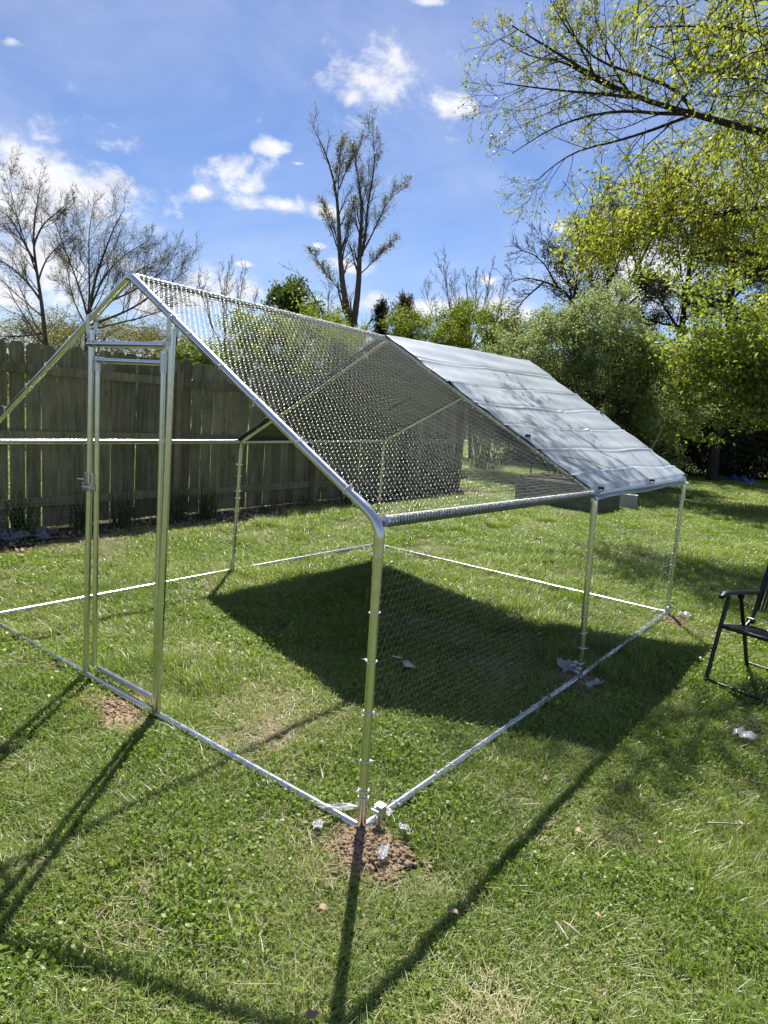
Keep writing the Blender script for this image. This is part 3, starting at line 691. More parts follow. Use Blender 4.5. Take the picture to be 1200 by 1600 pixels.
guided_tree('forked_tree', 'tall slender twin-stemmed tree with sparse new leaves standing alone against the sky', 23, 18, 548,
    [([(549,560),(550,520),(540,475),(533,430),(530,380),(529,330),(526,295),(517,262),(505,227),(488,197)], 0.1084, 0.0063),
     ([(551,515),(558,470),(562,430),(561,395),(565,350),(566,315),(560,280),(556,252),(551,212)], 0.0956, 0.0063),
     ([(565,400),(572,360),(574,320),(582,285),(586,257),(582,207)], 0.0446, 0.0052), ([(566,395),(588,350),(606,315),(634,300)], 0.0287, 0.0031),
     ([(530,395),(515,350),(504,310)], 0.0224, 0.0042), ([(530,295),(540,260),(546,237),(566,207)], 0.0224, 0.0031), ([(536,460),(510,430),(488,402)], 0.0191, 0.0031),
     ([(560,430),(590,405),(615,385)], 0.0191, 0.0031), ([(531,395),(540,370),(548,330),(552,300)], 0.0255, 0.0042), ([(527,320),(532,270),(534,227)], 0.0191, 0.0031)],
    dict(BARE, n=[20, 7, 5], ratio=[.24, .5, .55], ang=[27, 33, 38], rr=[.4, .5, .5], lim=4.0, up=[.02, .10, .08, .05], rmin=.0032), (.7, .048, .45, .06), M_BARK, M_LEAF_OLIVE, .16)
guided_tree('leaning_sapling', 'thin bare leaning sapling just left of the tall forked tree', 24, 16, 530,
    [([(520,520),(505,490),(485,455),(462,420)], .03, .005), ([(512,500),(515,470),(522,440)], .015, .004)], dict(BARE, n=[9, 4, 3], ratio=[.35, .5, .5]), (.2, .04, .5, .02), M_BARK, M_LEAF_OLIVE, .04)
SAP = dict(BARE, n=[12, 5, 3], ratio=[.30, .5, .5], ang=[22, 28, 33], up=[.02, .15, .12, .1], start=[.3, .2, .2], rmin=.005)
guided_tree('pale_sapling_clump', 'pale bare saplings between the bare trees and the yellow-green shrub', 25, 21, 352,
    [([(352,560),(350,500),(347,462),(342,428)], .04, .006), ([(352,550),(366,500),(372,465),(380,432)], .03, .006), ([(350,550),(330,505),(322,470),(316,446)], .03, .006), ([(352,550),(358,480),(360,430)], .025, .005), ([(354,560),(385,510),(398,470)], .025, .005)],
    SAP, (.5, .04, .5, .03), M_BARK_LT, M_LEAF_OLIVE, .05)
guided_tree('pale_sapling_clump', 'thin bare upright saplings rising above the yellow-green bushes near the ridge end', 26, 22, 735,
    [([(735,560),(733,500),(730,455),(726,425)], .04, .005), ([(735,550),(705,500),(696,455),(690,425)], .03, .005), ([(735,550),(752,500),(760,460),(765,430)], .03, .005), ([(735,550),(718,490),(712,440)], .025, .005), ([(736,550),(775,510),(786,470),(792,440)], .025, .005), ([(735,540),(742,480),(745,428)], .025, .005), ([(734,550),(690,520),(672,480),(668,450)], .02, .005)],
    SAP, (.25, .04, .5, .03), M_BARK, M_LEAF_OLIVE, .05)
guided_tree('twisted_tree', 'bare twisting tree arching above the grey-green bush, left of the dark trees', 27, 19, 905,
    [([(905,540),(900,480),(880,450),(850,440),(822,432),(800,440)], .07, .008), ([(898,480),(880,430),(862,400),(845,378)], .04, .007), ([(896,470),(905,420),(900,390)], .04, .008), ([(870,446),(850,420),(826,405),(806,400)], .03, .006), ([(850,440),(825,460),(806,482)], .03, .006), ([(900,500),(930,440),(925,395)], .04, .008)],
    dict(BARE, n=[11, 6, 4], ratio=[.45, .55, .55], rmin=.005), (.35, .045, .5, .03), M_BARK_DK, M_LEAF_OLIVE, .10)

def bush(name, label, seed, D, cx, cy, rx, ry, nclump, perclump, size, clump_r, bark_m, leaf_m, asp=.55, deep=1.0, group=None, cat='shrub', shell=.35, base_x=None, stems=True, squash=.8, trunk_h=None, twigs=2, lumpy=1.0):
    """leafy mass: stems rise from the foot to many leaf clumps spread through an uneven volume"""
    rng = np.random.default_rng(seed); k = D/FPX; c = at(cx, cy, D); base = foot(base_x or cx, D)
    S = [Sticks() for _ in range(4)]; C = []; tw = []
    u = rng.normal(size=(nclump, 3)); u = unit(u); rad = (shell+(1-shell)*rng.random(nclump))**.5
    lump = 1+lumpy*(.16*np.sin(u[:, 0]*5+seed)+.13*np.sin(u[:, 2]*7+seed*2)+.1*np.sin(u[:, 1]*9))
    lat = np.array([_rt[0], _rt[1], 0]); dep = np.array([math.sin(YAW), math.cos(YAW), 0])
    Q = c+(u[:, :1]*lat*rx*k+u[:, 1:2]*dep*rx*k*deep+u[:, 2:]*np.array((0, 0, 1.0))*ry*k)*(rad*lump)[:, None]
    Q = Q[Q[:, 2] > .12]
    if trunk_h:
        lean = (c-base)*(1, 1, 0)*.25; S[0].add(np.array([base-(0, 0, .1), base+lean*.3+(0, 0, trunk_h*.5), base+lean+(0, 0, trunk_h)]), np.array([.14, .11, .09])*rx*k/1.6)
    for q in Q:
        hub = base+(q-base)*(.0, .0, 0)+rng.normal(size=3)*(.18*rx*k, .18*rx*k, 0); hub[2] = 0
        if trunk_h: hub = base+lean+(0, 0, trunk_h*rng.uniform(.6, 1.0))
        if stems and rng.random() < (.22 if trunk_h else .40):
            t = np.linspace(0, 1, 7)[:, None]; mid = hub*.35+q*.65; mid[2] = q[2]*.55+.1
            P = (1-t)**2*hub+2*t*(1-t)*mid+t*t*q; P[1:-1] += rng.normal(size=(5, 3))*.05*rx*k*.4
            S[1 if rng.random() < .12 else 2].add(P, np.linspace(.006+.0045*rx*k, .003, 7))
        m_ = rng.poisson(perclump)
        for _ in range(twigs):
            e = q+rng.normal(size=3)*clump_r*(1, 1, squash)*1.1; tw.append((q, e)); S[3].add(np.array([q, (q+e)/2+rng.normal(size=3)*.1*clump_r, e]), np.array([.0035, .003, .002])*max(1, D/12))
        a = rng.integers(0, twigs, m_); f = rng.random((m_, 1)); E_ = np.array([tw[-twigs+i][1] for i in a]) if m_ else np.zeros((0, 3))
        if m_: C.append(q*(1-f)+E_*f+rng.normal(size=(m_, 3))*clump_r*.42*(1, 1, squash))
    C = np.concatenate(C); C = C[C[:, 2] > .03]
    return finish(name, label, cat, base, S, leaves(C, size, rng, asp), bark_m, leaf_m, group)
bush('yellow_green_shrub', 'big bright yellow-green shrub behind the fence, seen through the roof netting', 31, 13, 470, 548, 105, 64, 190, 210, .05, .17, M_BARK, M_LEAF_YEL)
bush('yellow_green_shrub', 'low yellow-green shrub over the fence just right of the doorway', 32, 13, 305, 575, 50, 36, 60, 190, .05, .15, M_BARK, M_LEAF_YEL)
bush('round_green_tree', 'small mid-green tree top just above the ridge near the bare sapling', 33, 24, 456, 478, 36, 36, 60, 130, .11, .24, M_BARK, M_LEAF_GREEN, cat='tree')
bush('dark_hedge_shrub', 'low dull twiggy shrub behind the fence under the bare trees', 34, 20, 170, 540, 190, 44, 240, 110, .055, .25, M_BARK_DK, M_LEAF_OLIVE, deep=.4, twigs=5)
bush('yellow_green_shrub', 'yellow-green bush behind the right end of the ridge', 35, 18, 755, 530, 84, 50, 130, 200, .055, .2, M_BARK, M_LEAF_YEL)
bush('yellow_green_shrub', 'yellow-green bush behind the ridge beside the brown cedar', 36, 19, 665, 540, 62, 46, 100, 180, .055, .2, M_BARK, M_LEAF_YEL)
def cedar(name, label, seed, D, x, ytop, ybot, w, leaf_m):
    rng = np.random.default_rng(seed); S = [Sticks() for _ in range(4)]; base = foot(x, D); top = at(x, ytop, D); H = top[2]; k = D/FPX; C = []
    P = np.stack([np.linspace(base[i], top[i], 9) for i in range(3)], 1); S[0].add(P, np.linspace(.09, .012, 9))
    for _ in range(150):
        t = rng.random()**.8; h = .25+(.97-.25)*t; q = base+(top-base)*h; r = w*k*(1-h)**.8*rng.uniform(.5, 1.5)+.08; a = rng.uniform(0, 6.28)
        e = q+np.array((math.cos(a)*r, math.sin(a)*r, r*.9)); S[2].add(np.array([q, (q+e)/2-(0, 0, .05), e]), np.array([.015, .01, .004]))
        m_ = 60; f = rng.random((m_, 1))**.6; C.append(q*(1-f)+e*f+rng.normal(size=(m_, 3))*.05*(1, 1, 1.6))
    C = np.concatenate(C); return finish(name, label, 'tree', base, S, leaves(C, .075, rng, .3, axis=np.array((0, 0, 1.3))), M_BARK_DK, leaf_m)
cedar('cedar_tree', 'brownish pointed cedar above the ridge, right of the tall forked tree', 41, 20, 632, 458, 530, 48, M_LEAF_BROWN)
cedar('cedar_tree', 'small dark pointed cedar beside the brown cedar, close to the forked tree', 42, 21, 596, 470, 530, 28, M_LEAF_DARK)
cedar('cedar_tree', 'brown cedar half hidden behind the yellow-green bush at the ridge end', 43, 23, 716, 476, 530, 30, M_LEAF_BROWN)
bush('grey_green_bush', 'large rounded grey-green bush with tiny leaves behind the cover', 44, 16, 915, 572, 122, 110, 430, 240, .052, .20, M_BARK_DK, M_LEAF_GREY, deep=.8)
bush('grey_green_bush', 'lower grey-green bush in shade right of the large rounded one', 45, 17, 1010, 640, 95, 90, 220, 220, .05, .22, M_BARK_DK, M_LEAF_GREY, deep=.7)
# dark trees high on the right
DK = dict(BARE, n=[13, 7, 5], ratio=[.45, .52, .55], ang=[60, 50, 45], up=[.0, .02, .02, .0], rmin=.006)
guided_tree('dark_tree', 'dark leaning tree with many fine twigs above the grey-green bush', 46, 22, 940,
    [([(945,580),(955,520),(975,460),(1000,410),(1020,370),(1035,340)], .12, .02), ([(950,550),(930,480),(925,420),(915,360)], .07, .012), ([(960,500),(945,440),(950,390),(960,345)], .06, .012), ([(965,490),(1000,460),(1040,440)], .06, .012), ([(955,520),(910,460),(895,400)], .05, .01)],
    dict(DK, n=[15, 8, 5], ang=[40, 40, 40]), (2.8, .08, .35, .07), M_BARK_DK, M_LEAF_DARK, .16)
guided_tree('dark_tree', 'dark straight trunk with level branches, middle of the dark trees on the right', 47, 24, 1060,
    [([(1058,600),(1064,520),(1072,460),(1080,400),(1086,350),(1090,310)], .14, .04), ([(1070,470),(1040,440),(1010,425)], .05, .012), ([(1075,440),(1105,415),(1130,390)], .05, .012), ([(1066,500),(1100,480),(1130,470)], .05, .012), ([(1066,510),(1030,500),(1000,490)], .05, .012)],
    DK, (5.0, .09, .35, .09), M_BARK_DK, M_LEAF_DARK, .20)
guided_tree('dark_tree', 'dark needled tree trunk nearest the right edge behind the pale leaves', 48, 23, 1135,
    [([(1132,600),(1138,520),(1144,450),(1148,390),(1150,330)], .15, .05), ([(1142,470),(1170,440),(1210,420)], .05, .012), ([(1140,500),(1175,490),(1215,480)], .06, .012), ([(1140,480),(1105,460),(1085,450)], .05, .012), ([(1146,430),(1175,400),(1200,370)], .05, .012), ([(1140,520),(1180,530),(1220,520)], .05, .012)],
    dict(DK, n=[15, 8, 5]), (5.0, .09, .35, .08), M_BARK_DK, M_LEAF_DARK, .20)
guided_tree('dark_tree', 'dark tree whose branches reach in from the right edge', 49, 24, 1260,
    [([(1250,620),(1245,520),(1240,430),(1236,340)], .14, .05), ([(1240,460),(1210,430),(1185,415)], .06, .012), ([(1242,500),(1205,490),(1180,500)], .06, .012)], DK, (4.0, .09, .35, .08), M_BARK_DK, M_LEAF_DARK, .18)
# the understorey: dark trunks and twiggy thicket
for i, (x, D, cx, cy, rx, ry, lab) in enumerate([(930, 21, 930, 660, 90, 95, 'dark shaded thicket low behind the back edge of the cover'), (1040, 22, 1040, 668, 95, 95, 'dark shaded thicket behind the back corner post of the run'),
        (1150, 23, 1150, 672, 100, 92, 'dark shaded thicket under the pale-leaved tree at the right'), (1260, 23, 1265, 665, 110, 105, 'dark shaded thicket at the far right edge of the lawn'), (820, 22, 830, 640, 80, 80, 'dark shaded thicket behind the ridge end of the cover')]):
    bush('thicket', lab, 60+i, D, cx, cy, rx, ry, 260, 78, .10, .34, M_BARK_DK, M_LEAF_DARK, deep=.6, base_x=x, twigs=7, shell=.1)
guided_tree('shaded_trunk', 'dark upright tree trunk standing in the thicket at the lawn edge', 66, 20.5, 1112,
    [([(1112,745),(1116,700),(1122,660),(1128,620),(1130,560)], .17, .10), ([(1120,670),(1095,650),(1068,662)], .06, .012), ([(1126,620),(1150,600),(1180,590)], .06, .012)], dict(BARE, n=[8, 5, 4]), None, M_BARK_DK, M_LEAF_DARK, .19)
# pale-leaved tree at the right, middle distance
bush('pale_leaved_tree', 'light green leafy tree low on the right over the dark thicket', 67, 14.5, 1170, 565, 150, 98, 330, 62, .09, .34, M_BARK_DK, M_LEAF_MID, cat='tree', base_x=1340, deep=.6, shell=.0, lumpy=1.9, squash=.38, twigs=4, asp=.65, trunk_h=1.6)
# overhanging tree nearest the camera
def near_tree():
    rng = np.random.default_rng(71); S = [Sticks() for _ in range(4)]; tips = []
    D = 7.4; base = foot(1480, D)
    sp = dict(BARE, n=[13, 6, 4], ratio=[.42, .5, .5], ang=[40, 40, 42], up=[0, .02, .01, 0], start=[.2, .2, .2], rmin=.0015, rr=[.42, .5, .5], wander=[.05, .09, .12, .16])
    top = at(1420, -250, D); P = np.stack([np.linspace(base[i], top[i], 10) for i in range(3)], 1); S[0].add(P, np.linspace(.24, .12, 10))
    limbs = [([(1440,260),(1300,230),(1180,205),(1085,178),(1030,165),(960,140),(900,100),(850,70),(800,40)], .060, .005, 0, -2.0),
             ([(1085,178),(1030,178),(980,172),(920,180),(860,200),(800,240)], .020, .003, -.75, -1.9), ([(1085,178),(1020,203),(960,222),(900,235),(860,262),(835,285)], .018, .003, -.75, -1.6),
             ([(1000,154),(950,148),(880,142),(820,135),(778,128)], .016, .003, -1.1, -2.1), ([(960,140),(920,120),(880,95),(830,90),(780,60)], .015, .003, -1.25, -1.6),
             ([(1085,178),(1060,140),(1000,118),(930,95),(880,40),(860,0)], .020, .003, -.75, -2.2), ([(985,148),(960,110),(940,60),(925,10)], .014, .003, -1.15, -1.5), ([(930,120),(905,70),(880,20)], .012, .003, -1.5, -1.9)]
    for pts, r0, r1, da, db in limbs:
        pts = [(x, y, da+(db-da)*i/(len(pts)-1)) for i, (x, y) in enumerate(pts)]; P, L = guide(rng, pts, 7.4, .0); branch_out(S, tips, rng, [(P, np.linspace(r0, r1, len(P)), min(L, 1.6))], dict(sp, start=[.5 if r0 > .05 else .1, .2, .2]))
    # sparse catkin-like young leaves at the tips
    C1 = leaf_pts(tips, rng, 1.5, .018, .25)
    V1, F1 = leaves(C1, .028, rng, .5)
    # dense leafy sprays
    C2 = []; Z2 = []
    # regions: (cx, cy, rx, ry, depth, sprays)
    for cx, cy, rx, ry, DD, ns in [(1030,330,120,70,9.4,115), (1110,290,120,90,9.0,140), (970,355,80,48,9.7,55), (1155,370,90,45,9.4,60), (1180,220,80,80,7.4,70), (1090,70,110,60,6.0,52), (1170,40,80,70,5.4,50), (1180,120,60,60,5.6,30), (1260,300,90,130,7.6,40), (1290,80,80,110,6.2,20), (925,385,45,30,9.9,22), (1000,20,40,30,6.2,12)]:
        for _ in range(ns):
            a = rng.uniform(0, 6.28); q = math.sqrt(rng.random()); c = at(cx+math.cos(a)*rx*q, cy+math.sin(a)*ry*q, DD+rng.normal()*.55)
            d = unit(np.array((-.5, .3, -.25))+rng.normal(size=3)*.55); L = rng.uniform(.25, .5)*DD/8
            Pm = np.array([c-d*L, c-d*L*.4+(0, 0, .03), c, c+d*L*.5-(0, 0, .05), c+d*L-(0, 0, .12)]); S[3].add(Pm, np.linspace(.006, .002, 5))
            m_ = rng.poisson(40); t = rng.uniform(.15, 1, m_)*4; i = np.minimum(t.astype(int), 3); f = (t-i)[:, None]
            C2.append(Pm[i]*(1-f)+Pm[i+1]*f+rng.normal(size=(m_, 3))*.052*DD/8); Z2.append(np.full(m_, .050*DD/8.5))
    for pts, r0, r1, dd in [([(1440,320),(1320,330),(1200,320),(1100,330),(1010,345),(930,370)], .05, .006, 2.2), ([(1440,180),(1330,150),(1240,120),(1150,100),(1060,105)], .04, .005, -1.8), ([(1440,400),(1330,420),(1230,400),(1150,380),(1060,400)], .045, .005, 2.0), ([(1430,60),(1300,50),(1200,30),(1100,20),(1020,30)], .04, .005, -1.8)]:
        pts = [(x, y, dd*i/(len(pts)-1)) for i, (x, y) in enumerate(pts)]; P, L = guide(rng, pts, 7.4, .3); branch_out(S, [], rng, [(P, np.linspace(r0, r1, len(P)), min(L, 2.4))], dict(sp, n=[9, 5, 3]))
    C2 = np.concatenate(C2); V2, F2 = leaves(C2, np.concatenate(Z2), rng, .5, updown=.1, axis=np.array((-.2, .1, -.7)))
    finish('overhanging_tree', 'overhanging tree at the upper right with yellow-green young leaves and a long limb', 'tree', base, S, (np.concatenate([V1, V2]), np.concatenate([F1, F2+len(V1)])), M_BARK_DK, M_LEAF_NEAR)
near_tree()
def woods():
    rng = np.random.default_rng(81); C = []
    for _ in range(1100):
        x = rng.uniform(-900, 2100); D = rng.uniform(34, 46); p = foot(x, D); h = abs(rng.normal())*1.2+.2+(1.2 if x > 800 else 0)
        C.append(p+(0, 0, h)+rng.normal(size=(34, 3))*(.6, .6, .5))
    C = np.concatenate(C); C[:, 2] = np.abs(C[:, 2]); V, F = leaves(C, .32, rng, .6)
    link('far_woods', npmesh('far_woods', V, F), M_LEAF_GREEN, kind='stuff', label='far hedgerow and woods beyond the yard', cat='woods')
woods()
def dead_branch(lab, pts, D, seed, r):
    rng = np.random.default_rng(seed); S = Sticks(); tips = []; P, L = guide(rng, pts, D, .1, 8); LS = [S, S, S, S]
    branch_out(LS, tips, rng, [(P, np.linspace(r, r*.35, 9), L)], dict(BARE, seg=[8, 5, 4], n=[4, 2], ratio=[.45, .4], start=[.3, .3], rmin=.004))
    link('dead_branch', S.mesh('dead_branch', 5), M_BARK_LT, label=lab, cat='branch')
dead_branch('pale broken branch poking up behind the lower corner of the cover', [(1000,730),(1016,705),(1024,688),(1033,672),(1028,662)], 12.5, 83, .016)
dead_branch('pale slanting dead limb against the dark thicket beside the back post', [(1060,668),(1080,650),(1100,636)], 17, 84, .03)

# ------------------------------------------------------------------ plants and litter along the fence
def blades_mesh(n, hmin, hmax, w, spread, rng, lean=.5, segs=3):
    """n curved tapering blades from a small base"""
    base = np.concatenate([rng.normal(size=(n, 2))*spread, np.zeros((n, 1))], 1); a = rng.uniform(0, 2*PI, n); h = rng.uniform(hmin, hmax, n); ln = np.abs(rng.normal(size=n))*lean+.08
    dirv = np.stack([np.cos(a), np.sin(a), 0*a], 1); side = np.stack([-np.sin(a), np.cos(a), 0*a], 1); V = []; 
    for s in range(segs+1):
        t = s/segs; c = base+dirv*(ln*h*t**1.8)[:, None]+np.array((0, 0, 1.0))*(h*(t-.22*ln*t*t))[:, None]
        ww = w*(1-t**1.6)*(.6+.8*rng.random(1)) if s else w
        ww = w*(1-.93*t**1.5); V += [c-side*ww/2, c+side*ww/2]
    V = np.stack(V, 1); k = 2*(segs+1); F = np.array([[2*s, 2*s+1, 2*s+3, 2*s+2] for s in range(segs)])
    return V.reshape(-1, 3), (F[None]+(np.arange(n)*k)[:, None, None]).reshape(-1, 4)
plants = [(40, 'long-leaved green plant clump by the fence above the grey bag'), (135, 'long-leaved green plant clump at the fence seen between left edge and door'), (205, 'long-leaved green plant clump at the fence seen through the open doorway'),
          (292, 'long-leaved green plant clump at the fence just right of the doorway'), (335, 'long-leaved green plant clump at the fence left of the left middle post')]
for i, (x, lab) in enumerate(plants):
    rng = np.random.default_rng(90+i); d = ray(x, 700); 
    # where this column meets the bed line
    t_ = (-5.33+.35-CAM[0])/d[0]; y_ = CAM[1]+d[1]*t_
    V, F = blades_mesh(70, .22, .52, .016, .055, rng, .45, 4); link('long_leaved_plant', npmesh('long_leaved_plant', V, F), M_BLADE_DK, loc=(fence_x(y_)+.33, y_, .01), label=lab, cat='plant')
def weeds():
    rng = np.random.default_rng(99); Vs = []; Fs = []; off = 0
    for _ in range(70):
        y_ = rng.uniform(4.2, 9.4); V, F = blades_mesh(9, .05, .2, .012, .03, rng, .7, 2); V = V+(fence_x(y_)+rng.uniform(.08, .6), y_, .01); Vs.append(V); Fs.append(F+off); off += len(V)
    link('bed_weeds', npmesh('bed_weeds', np.concatenate(Vs), np.concatenate(Fs)), M_BLADE_DK, kind='stuff', label='low weeds in the shaded bed along the fence', cat='weeds')
    C = np.stack([rng.uniform(.05, .85, 2600), rng.uniform(FY0, FY1, 2600), rng.uniform(.012, .03, 2600)], 1); C[:, 0] += fence_x(C[:, 1]); V, F = leaves(C, .05, rng, .6, 2.5)
    link('leaf_litter', npmesh('leaf_litter', V, F), M_DRYLEAF, kind='stuff', label='brown leaf litter in the bed along the fence', cat='leaf litter')
weeds()

# ------------------------------------------------------------------ soil patches, plastic, scraps
def clods(rng, pts, rmin, rmax, h):
    ico = bmesh.new(); bmesh.ops.create_icosphere(ico, subdivisions=1, radius=1.0); iv = np.array([v.co[:] for v in ico.verts]); jf = np.array([[v.index for v in f.verts] for f in ico.faces]); ico.free()
    n = len(pts); r = rmin+(rmax-rmin)*rng.random(n)**2.2
    V = iv[None]*(r[:, None, None]*(1+rng.uniform(-.35, .35, (n, len(iv), 1))))*np.stack([np.ones(n), rng.uniform(.7, 1.2, n), rng.uniform(.5, .9, n)], 1)[:, None]
    V = V+pts[:, None]; return V.reshape(-1, 3), (jf[None]+(np.arange(n)*len(iv))[:, None, None]).reshape(-1, 3)
EXCL = []
def soil_patch(lab, cx, cy, a, b, rz, seed, nclod, rmax=.014, h=.03):
    rng = np.random.default_rng(seed); t = thing('soil_patch', lab, 'soil', (cx, cy, 0), rz)
    K = 36; ring = []; V = [(0, 0, h)]
    wob = lambda th: 1+.16*math.sin(3*th+seed)+.10*math.sin(5*th+seed*2)+.06*math.sin(9*th)
    for s in (.35, .7, 1.0):
        for k in range(K):
            th = 2*PI*k/K; V.append((a*s*wob(th)*math.cos(th), b*s*wob(th)*math.sin(th), h*(1-s**1.6)+.003+rng.uniform(-.003, .003)*(s < 1)))
    F = [(0, 1+k, 1+(k+1) % K) for k in range(K)]+[(1+s*K+k, 1+(s+1)*K+k, 1+(s+1)*K+(k+1) % K, 1+s*K+(k+1) % K) for s in range(2) for k in range(K)]
    me = bpy.data.meshes.new('mound'); me.from_pydata(V, [], F); me.update(); link('mound', me, M_CLAY, t)
    th = rng.uniform(0, 2*PI, nclod); q = np.sqrt(rng.random(nclod))*np.where(rng.random(nclod) < .25, 1.35, 1.02); w = np.array([wob(x) for x in th])
    P = np.stack([a*q*w*np.cos(th), b*q*w*np.sin(th), np.maximum(h*(1-q**1.6), 0)+.004], 1); V, F = clods(rng, P, .0035, rmax, h)
    link('clods', npmesh('clods', V, F), M_CLAY, t, kind='stuff'); EXCL.append((cx, cy, a, b, rz)); return t
g1 = gnd(572, 1325); soil_patch('heap of brown clay clods around the front corner post', g1[0], g1[1], .135, .155, .2, 1, 900, .013)
g2 = gnd(605, 1375); soil_patch('small spill of clay clods in front of the corner heap', g2[0], g2[1], .05, .06, 0, 2, 160, .011, .015)
g3 = gnd(190, 1105); soil_patch('brown bare soil patch under the doorway rail', g3[0]-.01, g3[1]-.03, .26, .13, -.05, 3, 900, .010, .012)
g4 = gnd(905, 1068); soil_patch('dark soil patch around the middle right post', g4[0], g4[1], .13, .16, .3, 4, 500, .012)
g5 = gnd(1056, 973); soil_patch('soil patch at the back right corner post', g5[0]-.03, g5[1], .13, .16, .3, 5, 400, .012)
g6 = gnd(770, 902); soil_patch('small soil patch under the middle of the back rail', g6[0], g6[1], .16, .09, 0, 6, 250, .012, .015)
def scrap(name, lab, cat, px, py, w, h, rz, seed, material, crump=.012, z=.012, tilt=0.0, n=9):
    rng = np.random.default_rng(seed); p = gnd(px, py); V = []
    ph = rng.uniform(0, 6, 6)
    for j in range(n):
        for i in range(n):
            x, y = (i/(n-1)-.5)*w, (j/(n-1)-.5)*h; e = 1+.18*math.sin(j*.7+ph[0])
            V.append((x*e, y*(1+.22*math.sin(i*.6+ph[2])), crump*(.8+math.sin(i*1.4*8/n+j*.5+ph[3])+.7*math.sin(j*1.2-i*.5+ph[4]))*.6+tilt*(y+h/2)))
    W = n; F = [(j*W+i, j*W+i+1, (j+1)*W+i+1, (j+1)*W+i) for j in range(n-1) for i in range(n-1)]
    me = bpy.data.meshes.new(name); me.from_pydata(V, [], F); me.update()
    me.polygons.foreach_set('use_smooth', np.ones(len(me.polygons), dtype=bool))
    o = link(name, me, material, loc=(p[0], p[1], z), label=lab, cat=cat); o.rotation_euler = (0, 0, rz)
    md = o.modifiers.new('thickness', 'SOLIDIFY'); md.thickness = .0012; return o
scrap('plastic_scrap', 'torn clear plastic strip along the left edge of the corner clay heap', 'plastic', 527, 1276, .03, .15, -1.0, 1, M_PLASTIC, .006, .03, .1)
scrap('plastic_scrap', 'pointed clear plastic corner sticking out left of the clay heap', 'plastic', 497, 1300, .035, .045, .3, 2, M_PLASTIC, .006, .03)
scrap('plastic_scrap', 'crumpled white plastic piece lying on the front of the clay heap', 'plastic', 597, 1350, .035, .06, .3, 3, M_PLASTIC, .008, .045)
scrap('plastic_scrap', 'clear plastic edge at the right side of the clay heap', 'plastic', 632, 1308, .05, .03, -.3, 4, M_PLASTIC, .006, .035)
scrap('plastic_scrap', 'clear plastic flap behind the corner post under the right rail', 'plastic', 598, 1288, .06, .03, .5, 5, M_PLASTIC, .006, .05)
scrap('plastic_scrap', 'pale plastic flap standing left of the middle right post', 'plastic', 884, 1054, .09, .08, .8, 6, M_PLASTIC, .014, .03, .5)
scrap('plastic_scrap', 'pale crumpled plastic right of the middle right post', 'plastic', 926, 1078, .05, .13, -.3, 7, M_PLASTIC, .018, .035)
scrap('plastic_scrap', 'white plastic scrap beside the back right corner post', 'plastic', 1070, 969, .12, .07, .2, 8, M_PLASTIC, .02, .04)
scrap('paper_scrap', 'flat whitish plastic wrapper lying on the grass below the chair', 'wrapper', 1161, 1161, .085, .11, -.3, 9, M_PLASTIC, .012, .045)
scrap('card_scrap', 'larger pale card scrap in the roof shadow', 'card', 636, 1049, .085, .055, -.6, 10, M_CARD, .003, .045, 0, 4)
scrap('card_scrap', 'smaller pale card scrap in the roof shadow beside the larger one', 'card', 620, 1038, .05, .03, .4, 11, M_CARD, .003, .045, 0, 4)
scrap('plastic_bag', 'dark grey crumpled bag at the foot of the fence, far left', 'bag', 32, 845, .50, .22, 1.2, 12, M_BAG, .06, .03, .1, 15)
for i, (px, py, s, lab) in enumerate([(503, 1421, .045, 'curled brown leaf on the grass left of the corner shadow'), (707, 1424, .05, 'pale brown leaf lying in the eave rail shadow'), (852, 1218, .045, 'tan leaf right of the eave rail, upper of the pair'), (888, 1221, .04, 'tan leaf just right of the upper tan leaf'),
        (905, 1302, .05, 'long tan leaf in the sunny grass right of the eave shadow'), (1030, 1318, .035, 'reddish brown leaf in the grass low on the right'), (1158, 1288, .04, 'pale stem piece lying in the grass at right'), (312, 846, .09, 'pale tan leaf on the sunny lawn near the left middle post'), (935, 1432, .03, 'small orange leaf low right of the sticks'), (36, 868, .10, 'pale tan leaf beside the grey bag'), (490, 1588, .05, 'pale stick-like leaf at the bottom edge left of the post shadow')]):
    rng = np.random.default_rng(200+i); p = gnd(px, py, .04); th = np.arange(10)/10*2*PI; ra = s*.38*(1+.25*np.sin(3*th+i)+.15*np.cos(5*th)); V = np.stack([ra*np.cos(th), ra*.62*np.sin(th), .10*s*np.sin(2*th+i)+.25*np.abs(ra*np.sin(th))], 1); V = np.concatenate([V, [[0, 0, 0]]]); F = np.array([[k, (k+1) % 10, 10] for k in range(10)])
    o = link('fallen_leaf', npmesh('fallen_leaf', V, F), M_DRYLEAF, loc=(p[0], p[1], .045), label=lab, cat='leaf')
    o.rotation_euler = (0, 0, rng.uniform(0, 6)); md = o.modifiers.new('thickness', 'SOLIDIFY'); md.thickness = .001
for i, (a, b_, lab) in enumerate([((868, 1440), (888, 1468), 'grey stick on the grass, left of a crossed pair'), ((880, 1440), (908, 1462), 'grey stick on the grass, right of a crossed pair'), ((1105, 1286), (1155, 1288), 'long straight dry stalk lying in the grass at right')]):
    p, q = gnd(*a, .05), gnd(*b_, .05); MB().tube([p, (p+q)/2+(0, 0, .002), q], [.0038, .0034, .0022], 6).build('stick', M_TWIG, label=lab, cat='stick')

